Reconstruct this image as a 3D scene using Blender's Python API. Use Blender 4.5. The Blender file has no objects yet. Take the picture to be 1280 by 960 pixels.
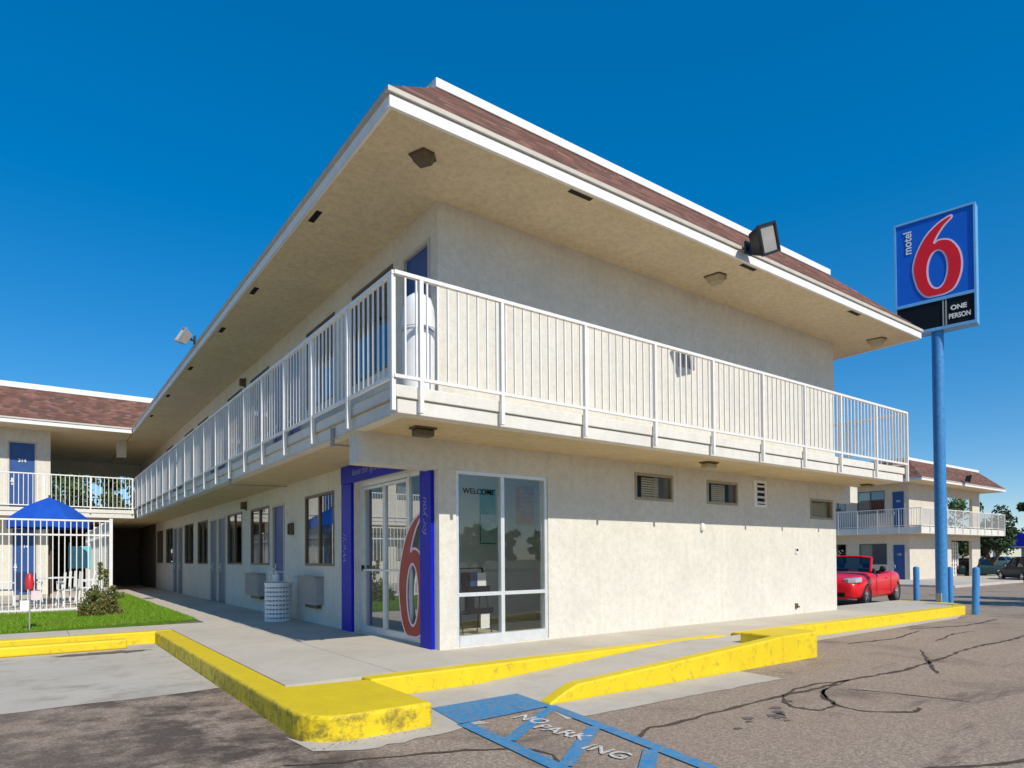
import bpy, bmesh, math, random
from mathutils import Vector, Matrix
random.seed(7)
S = bpy.context.scene
COL = S.collection

# ------------------------------------------------------------------ mesh helpers
class MB:
    """collects faces and links them as ONE mesh object"""
    def __init__(s): s.v=[]; s.f=[]; s.m=[]; s.sm=[]; s.cur=0
    def face(s, pts, smooth=False):
        n=len(s.v); s.v+= [tuple(p) for p in pts]; s.f.append(tuple(range(n,n+len(pts)))); s.m.append(s.cur); s.sm.append(smooth)
    def box(s, x0,x1,y0,y1,z0,z1):
        if x0>x1:x0,x1=x1,x0
        if y0>y1:y0,y1=y1,y0
        if z0>z1:z0,z1=z1,z0
        n=len(s.v)
        s.v+=[(x0,y0,z0),(x1,y0,z0),(x1,y1,z0),(x0,y1,z0),(x0,y0,z1),(x1,y0,z1),(x1,y1,z1),(x0,y1,z1)]
        for q in ((0,3,2,1),(4,5,6,7),(0,1,5,4),(1,2,6,5),(2,3,7,6),(3,0,4,7)):
            s.f.append(tuple(n+i for i in q)); s.m.append(s.cur); s.sm.append(False)
        return s
    def prism(s, poly, z0, z1):
        n=len(s.v);k=len(poly)
        z0f=z0 if callable(z0) else (lambda x,y:z0); z1f=z1 if callable(z1) else (lambda x,y:z1)
        s.v+=[(x,y,z0f(x,y)) for x,y in poly]+[(x,y,z1f(x,y)) for x,y in poly]
        s.f.append(tuple(n+i for i in reversed(range(k)))); s.f.append(tuple(n+k+i for i in range(k))); s.m+=[s.cur]*2; s.sm+=[False]*2
        for i in range(k):
            j=(i+1)%k; s.f.append((n+i,n+j,n+k+j,n+k+i)); s.m.append(s.cur); s.sm.append(False)
        return s
    def tube(s, p0, p1, r0, r1=None, n=10, caps=True):
        p0=Vector(p0);p1=Vector(p1); r1=r0 if r1 is None else r1
        d=(p1-p0).normalized(); a=d.orthogonal().normalized(); b=d.cross(a); k=len(s.v)
        for p,r in ((p0,r0),(p1,r1)):
            for i in range(n):
                t=2*math.pi*i/n; s.v.append(tuple(p+a*(r*math.cos(t))+b*(r*math.sin(t))))
        for i in range(n):
            j=(i+1)%n; s.f.append((k+i,k+j,k+n+j,k+n+i)); s.m.append(s.cur); s.sm.append(True)
        if caps:
            s.f.append(tuple(k+i for i in reversed(range(n)))); s.f.append(tuple(k+n+i for i in range(n))); s.m+=[s.cur]*2; s.sm+=[False]*2
        return s
    def lathe(s, prof, c=(0,0,0), n=24, axis='z', smooth=True):
        k=len(s.v); c=Vector(c)
        for r,h in prof:
            for i in range(n):
                t=2*math.pi*i/n; x,y=r*math.cos(t),r*math.sin(t)
                p=Vector((x,y,h)) if axis=='z' else (Vector((x,h,y)) if axis=='y' else Vector((h,x,y)))
                s.v.append(tuple(c+p))
        for a in range(len(prof)-1):
            for i in range(n):
                j=(i+1)%n; s.f.append((k+a*n+i,k+a*n+j,k+(a+1)*n+j,k+(a+1)*n+i)); s.m.append(s.cur); s.sm.append(smooth)
        return s
    def build(s, name, mats, parent=None, bevel=0, seg=2):
        me=bpy.data.meshes.new(name); me.from_pydata(s.v,[],s.f)
        for m in (mats if isinstance(mats,(list,tuple)) else [mats]): me.materials.append(m)
        me.polygons.foreach_set('material_index',s.m); me.polygons.foreach_set('use_smooth',s.sm)
        bm=bmesh.new(); bm.from_mesh(me)
        if bevel: bmesh.ops.remove_doubles(bm,verts=bm.verts,dist=1e-5)
        bmesh.ops.recalc_face_normals(bm,faces=bm.faces); bm.to_mesh(me); bm.free(); me.update()
        if any(s.sm): me.set_sharp_from_angle(angle=math.radians(38))
        o=bpy.data.objects.new(name,me); COL.objects.link(o)
        if parent: o.parent=parent
        if bevel:
            b=o.modifiers.new('edge','BEVEL'); b.width=bevel; b.segments=seg; b.limit_method='ANGLE'; b.angle_limit=math.radians(40)
        return o

def thing(name, label, cat, loc=(0,0,0), rz=0, group=None):
    o=bpy.data.objects.new(name,None); COL.objects.link(o); o.empty_display_size=.2
    o.location=loc; o.rotation_euler=(0,0,rz); o['label']=label; o['category']=cat
    if group:o['group']=group
    return o
def tag(o,label,cat,group=None):
    o['label']=label;o['category']=cat
    if group:o['group']=group
    return o
def kind(o,k,label=None,cat=None):
    o['kind']=k
    if label:o['label']=label
    if cat:o['category']=cat
    return o
def copy_tree(o,parent=None):
    c=o.copy(); COL.objects.link(c)
    if parent: c.parent=parent
    for ch in list(o.children): copy_tree(ch,c)
    return c
def relabel(o,label,loc,rz=None):
    o['label']=label;o.location=loc
    if rz is not None:o.rotation_euler=(0,0,rz)
    return o

# ------------------------------------------------------------------ materials
def nmat(name):
    m=bpy.data.materials.new(name); m.use_nodes=True; nt=m.node_tree; b=nt.nodes['Principled BSDF']
    return m,nt,b
def N(nt,t,**kw):
    n=nt.nodes.new(t)
    for k,v in kw.items():
        if k in n.inputs: n.inputs[k].default_value=v
        else: setattr(n,k,v)
    return n
def pos(nt,scale=(1,1,1)):
    tc=N(nt,'ShaderNodeTexCoord'); mp=N(nt,'ShaderNodeMapping'); mp.inputs['Scale'].default_value=scale
    nt.links.new(tc.outputs['Object'],mp.inputs['Vector']); return mp.outputs['Vector']
def noise(nt,vec,sc,det=4,ro=.55):
    n=N(nt,'ShaderNodeTexNoise'); n.inputs['Scale'].default_value=sc;n.inputs['Detail'].default_value=det;n.inputs['Roughness'].default_value=ro
    nt.links.new(vec,n.inputs['Vector']); return n.outputs['Fac']
def ramp(nt,fac,a,b,ca=(0,0,0,1),cb=(1,1,1,1)):
    r=N(nt,'ShaderNodeValToRGB'); e=r.color_ramp.elements; e[0].position=a;e[1].position=b;e[0].color=ca;e[1].color=cb
    nt.links.new(fac,r.inputs['Fac']); return r.outputs['Color']
def mixc(nt,fac,a,b,mode='MIX'):
    m=N(nt,'ShaderNodeMix'); m.data_type='RGBA'; m.blend_type=mode
    for i,x in ((0,fac),(6,a),(7,b)):
        if hasattr(x,'is_linked') or hasattr(x,'links'): nt.links.new(x,m.inputs[i])
        else: m.inputs[i].default_value = x if i==0 else (*x,1) if len(x)==3 else x
    return m.outputs[2]
def bump(nt,b,h,st,dist=.01):
    n=N(nt,'ShaderNodeBump'); n.inputs['Strength'].default_value=st; n.inputs['Distance'].default_value=dist
    nt.links.new(h,n.inputs['Height']); nt.links.new(n.outputs['Normal'],b.inputs['Normal'])
def plain(name,c,rough=.5,metal=0,var=.12,sc=6,spec=.5,bs=0,coat=0):
    m,nt,b=nmat(name); v=pos(nt)
    f=noise(nt,v,sc,5); hi=tuple(min(1,x*(1+var)) for x in c); lo=tuple(x*(1-var) for x in c)
    nt.links.new(mixc(nt,ramp(nt,f,.3,.7),lo,hi),b.inputs['Base Color'])
    b.inputs['Roughness'].default_value=rough;b.inputs['Metallic'].default_value=metal;b.inputs['Specular IOR Level'].default_value=spec
    if coat: b.inputs['Coat Weight'].default_value=coat; b.inputs['Coat Roughness'].default_value=.05
    if bs: bump(nt,b,noise(nt,v,sc*12,3),bs)
    return m
def stucco(name,c,dirt,bs=.5,blot=.5,streak=True):
    m,nt,b=nmat(name); v=pos(nt)
    n1=noise(nt,v,1.3,6,.62)
    col=mixc(nt,ramp(nt,n1,.35,.75),c,tuple(x*.86 for x in c))
    n2=noise(nt,v,9,5,.7)
    col=mixc(nt,ramp(nt,n2,.43,.70,(0,0,0,1),(blot,blot,blot,1)),col,dirt)
    n4=noise(nt,v,28,4,.75); col=mixc(nt,ramp(nt,n4,.52,.68,(0,0,0,1),(blot*.7,blot*.7,blot*.7,1)),col,tuple(x*.9 for x in dirt))
    if streak:
        n3=noise(nt,pos(nt,(5,5,.35)),1.6,5,.6)
        col=mixc(nt,ramp(nt,n3,.48,.78,(0,0,0,1),(.28,.28,.28,1)),col,dirt)
    nt.links.new(col,b.inputs['Base Color']); b.inputs['Roughness'].default_value=.9;b.inputs['Specular IOR Level'].default_value=.2
    bump(nt,b,noise(nt,v,38,6,.75),bs,.02)
    return m

M={}
M['stucco']=stucco('wall_stucco',(.74,.71,.625),(.53,.49,.40))
M['stucco_far']=stucco('far_wall_stucco',(.68,.62,.52),(.5,.44,.36),.3)
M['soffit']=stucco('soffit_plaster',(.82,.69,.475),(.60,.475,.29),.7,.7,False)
M['fascia']=plain('white_trim_paint',(.80,.79,.76),.5,0,.05,4,.4)
M['fascia_edge']=plain('cream_drip_edge',(.56,.52,.44),.5,0,.08,5)
M['slab']=stucco('balcony_slab_paint',(.76,.73,.66),(.56,.52,.44),.2,.3)
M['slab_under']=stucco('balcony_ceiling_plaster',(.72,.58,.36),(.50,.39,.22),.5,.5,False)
M['rail']=plain('white_rail_paint',(.80,.77,.72),.4,0,.06,8)
M['white']=plain('white_plastic',(.78,.78,.77),.35,0,.05,8)
M['alu']=plain('aluminium_frame',(.72,.74,.74),.35,.35,.06,8)
M['bronze']=plain('bronze_window_frame',(.16,.125,.085),.4,.4,.1,8)
M['bluedoor']=plain('blue_door_paint',(.018,.075,.26),.4,0,.1,4)
M['portal']=plain('royal_blue_gloss',(.006,.014,.42),.4,0,.06,5,.2)
M['greydoor']=plain('grey_blue_door_paint',(.16,.20,.27),.45,0,.08,4)
M['frame_tan']=plain('tan_door_frame',(.52,.47,.40),.5,0,.06,5)
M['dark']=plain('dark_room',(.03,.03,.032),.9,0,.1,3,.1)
M['curtain']=None
M['signblue']=plain('sign_blue_face',(.006,.12,.60),.35,0,.04,3)
M['signframe']=plain('sign_light_blue_frame',(.17,.44,.72),.4,.1,.06,4)
M['poleblue']=None
M['red']=plain('sign_red',(.82,.006,.010),.35,0,.05,3)
M['decal']=plain('brick_red_decal',(.36,.03,.022),.4,0,.06,3)
M['redlight']=plain('sign_pale_outline',(.82,.66,.74),.4,0,.03,3)
M['black']=plain('black_panel',(.006,.007,.010),.5,0,.1,4,.2)
M['scripts']=plain('pale_blue_script',(.22,.26,.55),.5,0,.05,4)
M['lettering']=plain('cream_lettering',(.80,.78,.70),.5,0,.03,4)
M['grille']=plain('grey_grille_paint',(.36,.35,.34),.5,.1,.08,10)
M['bronzelamp']=plain('bronze_lamp',(.13,.10,.055),.4,.3,.15,10)
M['tanlamp']=plain('tan_lamp_glass',(.42,.36,.22),.35,0,.1,10)
M['rubber']=plain('tyre_rubber',(.018,.018,.019),.8,0,.2,20)
M['chrome']=plain('alloy_rim',(.55,.56,.57),.3,.8,.05,10)
M['carred']=plain('red_car_paint',(.74,.006,.016),.35,0,.03,2,.35,0,.35)
M['cardark']=plain('dark_green_car_paint',(.012,.03,.03),.45,0,.05,2,.15,0,0)
M['carblue']=plain('dark_blue_car_paint',(.01,.018,.035),.45,0,.05,2,.15,0,0)
M['cargrey']=plain('silver_green_car_paint',(.22,.27,.22),.3,.3,.05,2,.5,0,.8)
M['leather']=plain('black_seat',(.02,.02,.022),.6,0,.1,10)
M['bark']=plain('bark',(.12,.085,.055),.9,0,.3,12,.2,.4)
M['canvas']=plain('blue_canvas',(.012,.085,.46),.8,0,.12,5,.2,.1)
M['turq']=plain('turquoise_fabric',(.16,.50,.55),.8,0,.15,5,.2)
M['navy']=plain('navy_plastic',(.03,.06,.16),.4,0,.1,5)
M['markred']=plain('red_marker',(.55,.02,.03),.45,0,.1,10)
M['pink']=plain('pale_pink_plate',(.70,.56,.58),.5,0,.08,10)
M['floorint']=plain('lobby_floor_tile',(.58,.50,.36),.35,0,.25,3)
M['wallint']=plain('lobby_wall_paint',(.84,.87,.85),.7,0,.05,2)
M['paper']=plain('paper',(.74,.72,.66),.6,0,.05,20)
M['tealpaint']=plain('teal_blind',(.03,.13,.19),.5,0,.1,4)

def m_curtain():
    m,nt,b=nmat('pleated_curtain'); v=pos(nt,(1,1,.02)); w=N(nt,'ShaderNodeTexNoise'); w.inputs['Scale'].default_value=22; w.inputs['Detail'].default_value=1
    nt.links.new(v,w.inputs['Vector'])
    nt.links.new(mixc(nt,w.outputs['Fac'],(.72,.69,.58),(.52,.50,.42)),b.inputs['Base Color']); b.inputs['Roughness'].default_value=.9
    bump(nt,b,w.outputs['Fac'],.8,.05); return m
M['curtain']=m_curtain()
def m_poleblue():
    m,nt,b=nmat('pole_blue_paint'); v=pos(nt)
    f=noise(nt,v,14,6,.7); c=mixc(nt,ramp(nt,f,.4,.6),(.04,.20,.46),(.06,.27,.58))
    c=mixc(nt,ramp(nt,noise(nt,v,30,6,.75),.66,.72),c,(.03,.06,.12))
    nt.links.new(c,b.inputs['Base Color']); b.inputs['Roughness'].default_value=.4; return m
M['poleblue']=m_poleblue()
def m_glass(name,tint,refl,ior=1.5,rough=.0):
    m,nt,b=nmat(name); nt.nodes.remove(b); out=[n for n in nt.nodes if n.type=='OUTPUT_MATERIAL'][0]
    t=N(nt,'ShaderNodeBsdfTransparent'); t.inputs['Color'].default_value=(*tint,1)
    g=N(nt,'ShaderNodeBsdfGlossy'); g.inputs['Roughness'].default_value=rough; g.inputs['Color'].default_value=(.95,.97,1,1)
    f0=((ior-1)/(ior+1))**2*1.8+refl
    lw_=N(nt,'ShaderNodeLayerWeight'); pw=N(nt,'ShaderNodeMath'); pw.operation='POWER'; pw.inputs[1].default_value=5; lw_.inputs['Blend'].default_value=.5
    nt.links.new(lw_.outputs['Facing'],pw.inputs[0]); ma=N(nt,'ShaderNodeMath'); ma.operation='MULTIPLY_ADD'; ma.use_clamp=True; ma.inputs[1].default_value=1-f0; ma.inputs[2].default_value=f0
    nt.links.new(pw.outputs[0],ma.inputs[0]); mx=N(nt,'ShaderNodeMixShader')
    nt.links.new(ma.outputs[0],mx.inputs[0]); nt.links.new(t.outputs[0],mx.inputs[1]); nt.links.new(g.outputs[0],mx.inputs[2]); nt.links.new(mx.outputs[0],out.inputs[0]); return m
M['glass']=m_glass('window_glass',(.62,.65,.63),.12)
M['smallglass']=m_glass('high_window_glass',(.85,.82,.74),.0,1.2)
M['blind']=plain('beige_blind_slats',(.74,.69,.55),.6,0,.1,10)
M['bronze_light']=plain('tan_metal_frame',(.36,.30,.20),.45,.1,.1,8)
M['doorglass']=m_glass('door_glass',(.40,.48,.45),.30)
M['shopglass']=m_glass('shop_window_glass',(.92,.96,.94),.02)
M['carglass']=m_glass('car_glass',(.12,.15,.16),.0)

def m_shingle(name,c1,c2,c3):
    m,nt,b=nmat(name); v=pos(nt)
    vo=N(nt,'ShaderNodeTexVoronoi'); vo.inputs['Scale'].default_value=1; vo.feature='F1'
    mp=N(nt,'ShaderNodeMapping'); mp.inputs['Scale'].default_value=(4.5,4.5,9.5); nt.links.new(v,mp.inputs[0]); nt.links.new(mp.outputs[0],vo.inputs['Vector'])
    sep=N(nt,'ShaderNodeSeparateColor'); nt.links.new(vo.outputs['Color'],sep.inputs[0])
    c=mixc(nt,sep.outputs[0],c1,c2); c=mixc(nt,ramp(nt,sep.outputs[1],.5,.75),c,c3)
    c=mixc(nt,ramp(nt,noise(nt,v,2.2,4),.3,.75),c,tuple(x*.75 for x in c1))
    # course lines: saw-tooth in height
    s=N(nt,'ShaderNodeSeparateXYZ'); nt.links.new(v,s.inputs[0])
    mm=N(nt,'ShaderNodeMath'); mm.operation='MULTIPLY'; mm.inputs[1].default_value=9.5; nt.links.new(s.outputs[2],mm.inputs[0])
    fr=N(nt,'ShaderNodeMath'); fr.operation='FRACT'; nt.links.new(mm.outputs[0],fr.inputs[0])
    inv=N(nt,'ShaderNodeMath'); inv.operation='SUBTRACT'; inv.inputs[0].default_value=1; nt.links.new(fr.outputs[0],inv.inputs[1])
    ad=N(nt,'ShaderNodeMath'); ad.operation='ADD'; nt.links.new(inv.outputs[0],ad.inputs[0]); nt.links.new(vo.outputs['Distance'],ad.inputs[1])
    nt.links.new(c,b.inputs['Base Color']); b.inputs['Roughness'].default_value=.95; b.inputs['Specular IOR Level'].default_value=.1
    bump(nt,b,ad.outputs[0],.9,.05); return m
M['shingle']=m_shingle('brown_red_shingles',(.205,.10,.076),(.31,.165,.125),(.13,.085,.07))

def m_asphalt():
    m,nt,b=nmat('worn_asphalt'); v=pos(nt)
    c=mixc(nt,ramp(nt,noise(nt,v,.35,5,.6),.3,.7),(.43,.325,.235),(.52,.405,.30))
    sp=noise(nt,v,48,4,.85); c=mixc(nt,ramp(nt,sp,.40,.54),c,(.25,.19,.142))
    sp2=noise(nt,v,36,3,.85); c=mixc(nt,ramp(nt,sp2,.57,.70),c,(.53,.43,.34))
    n=noise(nt,pos(nt,(1,.7,1)),.9,6,.65); c=mixc(nt,ramp(nt,n,.54,.70,(0,0,0,1),(.62,.62,.62,1)),c,(.11,.083,.064))
    n=noise(nt,pos(nt,(.4,2.2,1)),1.1,6,.7); c=mixc(nt,ramp(nt,n,.60,.72,(0,0,0,1),(.75,.75,.75,1)),c,(.12,.088,.066))
    # long-used parking bay: oil darkened ground west of the bump-out
    s=N(nt,'ShaderNodeSeparateXYZ'); nt.links.new(v,s.inputs[0])
    mr=N(nt,'ShaderNodeMapRange'); mr.inputs[1].default_value=-4.6; mr.inputs[2].default_value=-2.7; mr.inputs[3].default_value=.55; nt.links.new(s.outputs[0],mr.inputs[0])
    n=noise(nt,v,2.1,7,.72); mu=N(nt,'ShaderNodeMath'); mu.operation='MULTIPLY'; nt.links.new(ramp(nt,n,.42,.58,(0,0,0,1),(.95,.95,.95,1)),mu.inputs[0]); nt.links.new(mr.outputs[0],mu.inputs[1])
    nx=N(nt,'ShaderNodeMath'); nx.operation='MULTIPLY_ADD'; nx.inputs[1].default_value=2.2; nt.links.new(noise(nt,v,1.3,5,.65),nx.inputs[0]); nt.links.new(s.outputs[0],nx.inputs[2])
    lt=N(nt,'ShaderNodeMapRange'); lt.inputs[1].default_value=-.75; lt.inputs[2].default_value=-1.75; nt.links.new(nx.outputs[0],lt.inputs[0])
    m2=N(nt,'ShaderNodeMath'); m2.operation='MULTIPLY'; nt.links.new(mu.outputs[0],m2.inputs[0]); nt.links.new(lt.outputs[0],m2.inputs[1])
    c=mixc(nt,m2.outputs[0],c,(.062,.048,.040))
    nt.links.new(c,b.inputs['Base Color']); b.inputs['Roughness'].default_value=.92; b.inputs['Specular IOR Level'].default_value=.25
    bump(nt,b,sp,.6,.012); return m
M['asphalt']=m_asphalt()
def m_concrete(name,c,st=(.2,.18,.15),amt=.5,sc=1.0):
    m,nt,b=nmat(name); v=pos(nt)
    k=mixc(nt,ramp(nt,noise(nt,v,.8*sc,6,.65),.3,.72),c,tuple(x*.80 for x in c))
    k=mixc(nt,ramp(nt,noise(nt,v,2.7*sc,6,.7),.5,.78,(0,0,0,1),(amt,amt,amt,1)),k,st)
    sp=noise(nt,v,60,3,.75); k=mixc(nt,ramp(nt,sp,.3,.75,(0,0,0,1),(.35,.35,.35,1)),k,tuple(x*.6 for x in c))
    nt.links.new(k,b.inputs['Base Color']); b.inputs['Roughness'].default_value=.88; b.inputs['Specular IOR Level'].default_value=.25
    bump(nt,b,sp,.35,.006); return m
M['pave']=m_concrete('sidewalk_concrete',(.62,.555,.445),(.44,.38,.295),.55)
M['pad']=m_concrete('parking_pad_concrete',(.58,.525,.435),(.22,.185,.145),.7,.9)
M['gutter']=m_concrete('gutter_concrete',(.60,.54,.45),(.37,.315,.245),.6)
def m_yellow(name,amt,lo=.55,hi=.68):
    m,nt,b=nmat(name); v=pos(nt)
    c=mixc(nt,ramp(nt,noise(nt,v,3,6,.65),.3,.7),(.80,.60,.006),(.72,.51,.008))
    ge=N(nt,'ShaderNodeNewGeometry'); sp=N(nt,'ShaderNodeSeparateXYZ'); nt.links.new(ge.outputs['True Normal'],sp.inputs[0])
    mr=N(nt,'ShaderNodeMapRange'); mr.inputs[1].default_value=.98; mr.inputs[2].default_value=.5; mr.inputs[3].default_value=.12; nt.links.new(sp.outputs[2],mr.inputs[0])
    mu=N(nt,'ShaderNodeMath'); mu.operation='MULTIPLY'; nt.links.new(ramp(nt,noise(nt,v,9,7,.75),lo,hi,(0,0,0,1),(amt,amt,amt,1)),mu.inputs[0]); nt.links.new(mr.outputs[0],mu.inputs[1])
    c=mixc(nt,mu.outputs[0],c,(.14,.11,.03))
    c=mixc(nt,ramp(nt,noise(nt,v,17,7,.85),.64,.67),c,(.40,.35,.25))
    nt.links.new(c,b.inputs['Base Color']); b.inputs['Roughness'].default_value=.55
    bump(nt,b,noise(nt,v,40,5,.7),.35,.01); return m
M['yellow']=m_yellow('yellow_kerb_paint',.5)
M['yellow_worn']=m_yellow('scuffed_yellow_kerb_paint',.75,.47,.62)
def m_bluepaint():
    m,nt,b=nmat('worn_blue_road_paint'); v=pos(nt)
    c=mixc(nt,ramp(nt,noise(nt,v,4,6,.65),.3,.7),(.010,.20,.44),(.025,.27,.50))
    c=mixc(nt,ramp(nt,noise(nt,v,16,8,.9),.50,.58),c,(.26,.21,.165))
    nt.links.new(c,b.inputs['Base Color']); b.inputs['Roughness'].default_value=.6; return m
M['bluepaint']=m_bluepaint()
def m_whitepaint():
    m,nt,b=nmat('worn_white_road_paint'); v=pos(nt)
    c=mixc(nt,ramp(nt,noise(nt,v,18,7,.85),.50,.58),(.66,.63,.58),(.26,.21,.17))
    nt.links.new(c,b.inputs['Base Color']); b.inputs['Roughness'].default_value=.7; return m
M['whitepaint']=m_whitepaint()
M['tar']=plain('tar_crack_seal',(.085,.062,.048),.75,0,.3,20,.3,.3)
M['oil']=plain('oil_stain',(.15,.122,.10),.75,0,.3,14,.3)
M['patch']=plain('painted_ground_shade',(.03,.03,.033),.9,0,.2,8,.2,.3)  # near-black tone for shade painted on the ground
def m_leaf(name,a,b_,c=None):
    m,nt,b=nmat(name); oi=N(nt,'ShaderNodeNewGeometry'); r=oi.outputs['Random Per Island']
    k=mixc(nt,r,a,b_)
    if name=='grass_blades': k=mixc(nt,ramp(nt,noise(nt,pos(nt),1.1,5,.7),.45,.72,(0,0,0,1),(.6,.6,.6,1)),k,(.20,.24,.045))
    if c: k=mixc(nt,ramp(nt,r,.80,.82),k,c)
    nt.links.new(k,b.inputs['Base Color']); b.inputs['Roughness'].default_value=.6; b.inputs['Specular IOR Level'].default_value=.3
    b.inputs['Transmission Weight'].default_value=0
    return m
M['leaf']=m_leaf('tree_leaves',(.035,.075,.018),(.10,.15,.035))
M['leaf_dark']=m_leaf('dark_tree_leaves',(.018,.045,.015),(.055,.09,.03))
M['leaf_bush']=m_leaf('shrub_leaves',(.075,.12,.022),(.17,.18,.05),(.22,.12,.05))
M['grass']=m_leaf('grass_blades',(.085,.20,.006),(.20,.36,.015))
M['grit']=plain('grit',(.24,.2,.16),.95,0,.3,30,.1)
M['soil_dark']=plain('joint_dirt',(.16,.14,.12),.95,0,.2,8,.1)
M['soil']=plain('lawn_soil',(.09,.16,.015),.95,0,.2,8,.1)

# ------------------------------------------------------------------ small builders
def arc(cx,cy,r,a0,a1,n=7): return [(cx+r*math.cos(math.radians(a0+(a1-a0)*i/n)),cy+r*math.sin(math.radians(a0+(a1-a0)*i/n))) for i in range(n+1)]
def ngz(x):
    return -.2 if x<14 else (-.2-.35*(x-14)/16 if x<30 else -.55)
def fbox(mb,ax,c,u0,u1,d0,d1,z0,z1):
    """box on a facade: u along it, d inwards"""
    if ax=='X': mb.box(c+d0,c+d1,u0,u1,z0,z1)
    else: mb.box(u0,u1,c+d0,c+d1,z0,z1)
    return mb
def fpt(ax,c,u,d,z): return (c+d,u,z) if ax=='X' else (u,c+d,z)
def wall(ax,c,u0,u1,z0,z1,th,holes):
    mb=MB(); us=sorted({u0,u1,*[h[0] for h in holes],*[h[1] for h in holes]}); zs=sorted({z0,z1,*[h[2] for h in holes],*[h[3] for h in holes]})
    us=[u for u in us if u0<=u<=u1]; zs=[z for z in zs if z0<=z<=z1]
    hole=lambda u,z: any(h[0]<u<h[1] and h[2]<z<h[3] for h in holes)
    for i in range(len(us)-1):
        run=None
        for j in range(len(zs)):
            solid = j<len(zs)-1 and not hole((us[i]+us[i+1])/2,(zs[j]+zs[j+1])/2)
            if solid and run is None: run=zs[j]
            if not solid and run is not None:
                a,b_,p,q=us[i],us[i+1],run,zs[j]; run=None
                for d in (0,th): mb.face([fpt(ax,c,a,d,p),fpt(ax,c,b_,d,p),fpt(ax,c,b_,d,q),fpt(ax,c,a,d,q)])
    for h in holes+[(u0,u1,z0,z1)]:
        a,b_,p,q=h
        for (e,f,g,k) in ((a,a,p,q),(b_,b_,p,q)): mb.face([fpt(ax,c,e,0,g),fpt(ax,c,e,th,g),fpt(ax,c,e,th,k),fpt(ax,c,e,0,k)])
        for g in (p,q): mb.face([fpt(ax,c,a,0,g),fpt(ax,c,b_,0,g),fpt(ax,c,b_,th,g),fpt(ax,c,a,th,g)])
    return mb
def mesh_wall(mb,name,m,parent):
    me=bpy.data.meshes.new(name); me.from_pydata(mb.v,[],mb.f); me.materials.append(m); o=bpy.data.objects.new(name,me); COL.objects.link(o); o.parent=parent; return o

def text(body,m,name,parent,loc,xdir,ydir,size,ext=.004,bold=0,align='CENTER',xs=1.0,shear=0,spacing=1):
    cu=bpy.data.curves.new(name,'FONT'); cu.body=body; cu.size=size; cu.extrude=ext; cu.offset=bold; cu.align_x=align; cu.align_y='CENTER'; cu.shear=shear; cu.space_character=spacing
    t=bpy.data.objects.new('t',cu); COL.objects.link(t)
    dg=bpy.context.evaluated_depsgraph_get(); me=bpy.data.meshes.new_from_object(t.evaluated_get(dg)); bpy.data.objects.remove(t)
    x=Vector(xdir).normalized(); y=Vector(ydir).normalized(); z=x.cross(y)
    me.transform(Matrix(((x.x*xs,y.x,z.x,loc[0]),(x.y*xs,y.y,z.y,loc[1]),(x.z*xs,y.z,z.z,loc[2]),(0,0,0,1))))
    me.materials.clear(); me.materials.append(m); o=bpy.data.objects.new(name,me); COL.objects.link(o)
    if parent:o.parent=parent
    return o
def shape2d(outlines,m,name,parent,loc,xdir,ydir,ext=.004,offset=0):
    cu=bpy.data.curves.new(name,'CURVE'); cu.dimensions='2D'; cu.fill_mode='BOTH'; cu.extrude=ext; cu.offset=offset
    for ol in outlines:
        sp=cu.splines.new('POLY'); sp.points.add(len(ol)-1); sp.use_cyclic_u=True
        for p,(a,b) in zip(sp.points,ol): p.co=(a,b,0,1)
    t=bpy.data.objects.new('t',cu); COL.objects.link(t)
    dg=bpy.context.evaluated_depsgraph_get(); me=bpy.data.meshes.new_from_object(t.evaluated_get(dg)); bpy.data.objects.remove(t)
    x=Vector(xdir).normalized(); y=Vector(ydir).normalized(); z=x.cross(y)
    me.transform(Matrix(((x.x,y.x,z.x,loc[0]),(x.y,y.y,z.y,loc[1]),(x.z,y.z,z.z,loc[2]),(0,0,0,1))))
    me.materials.clear(); me.materials.append(m); o=bpy.data.objects.new(name,me); COL.objects.link(o)
    if parent:o.parent=parent
    return o
def smooth_loop(pts,k=6):
    out=[];n=len(pts)
    for i in range(n):
        p0,p1,p2,p3=[Vector((*pts[(i+d)%n],0)) for d in (-1,0,1,2)]
        for j in range(k):
            t=j/k; q=.5*((2*p1)+(-p0+p2)*t+(2*p0-5*p1+4*p2-p3)*t*t+(-p0+3*p1-3*p2+p3)*t**3); out.append((q.x,q.y))
    return out
def six(w,h):
    # numeral six: raked stem, egg-shaped bowl; unit box 0..1
    o=[(.795,1.0),(.68,.985),(.49,.93),(.275,.82),(.10,.65),(.01,.483),(.005,.35),(.08,.163),(.19,.055),(.30,.006),(.49,.0),(.66,.004),(.84,.05),(.965,.199),(1.0,.371),(.947,.534),(.806,.667),(.66,.715),(.53,.722),(.45,.70),(.52,.785),(.647,.885),(.80,.965)]
    i=[(.505+.205*math.cos(t),.345+.25*math.sin(t)) for t in [2*math.pi*k/24 for k in range(24)]]
    f=lambda L:[((a-.5)*w,(b-.5)*h) for a,b in L]
    return [f(smooth_loop(o,5)),f(i)]

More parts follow.
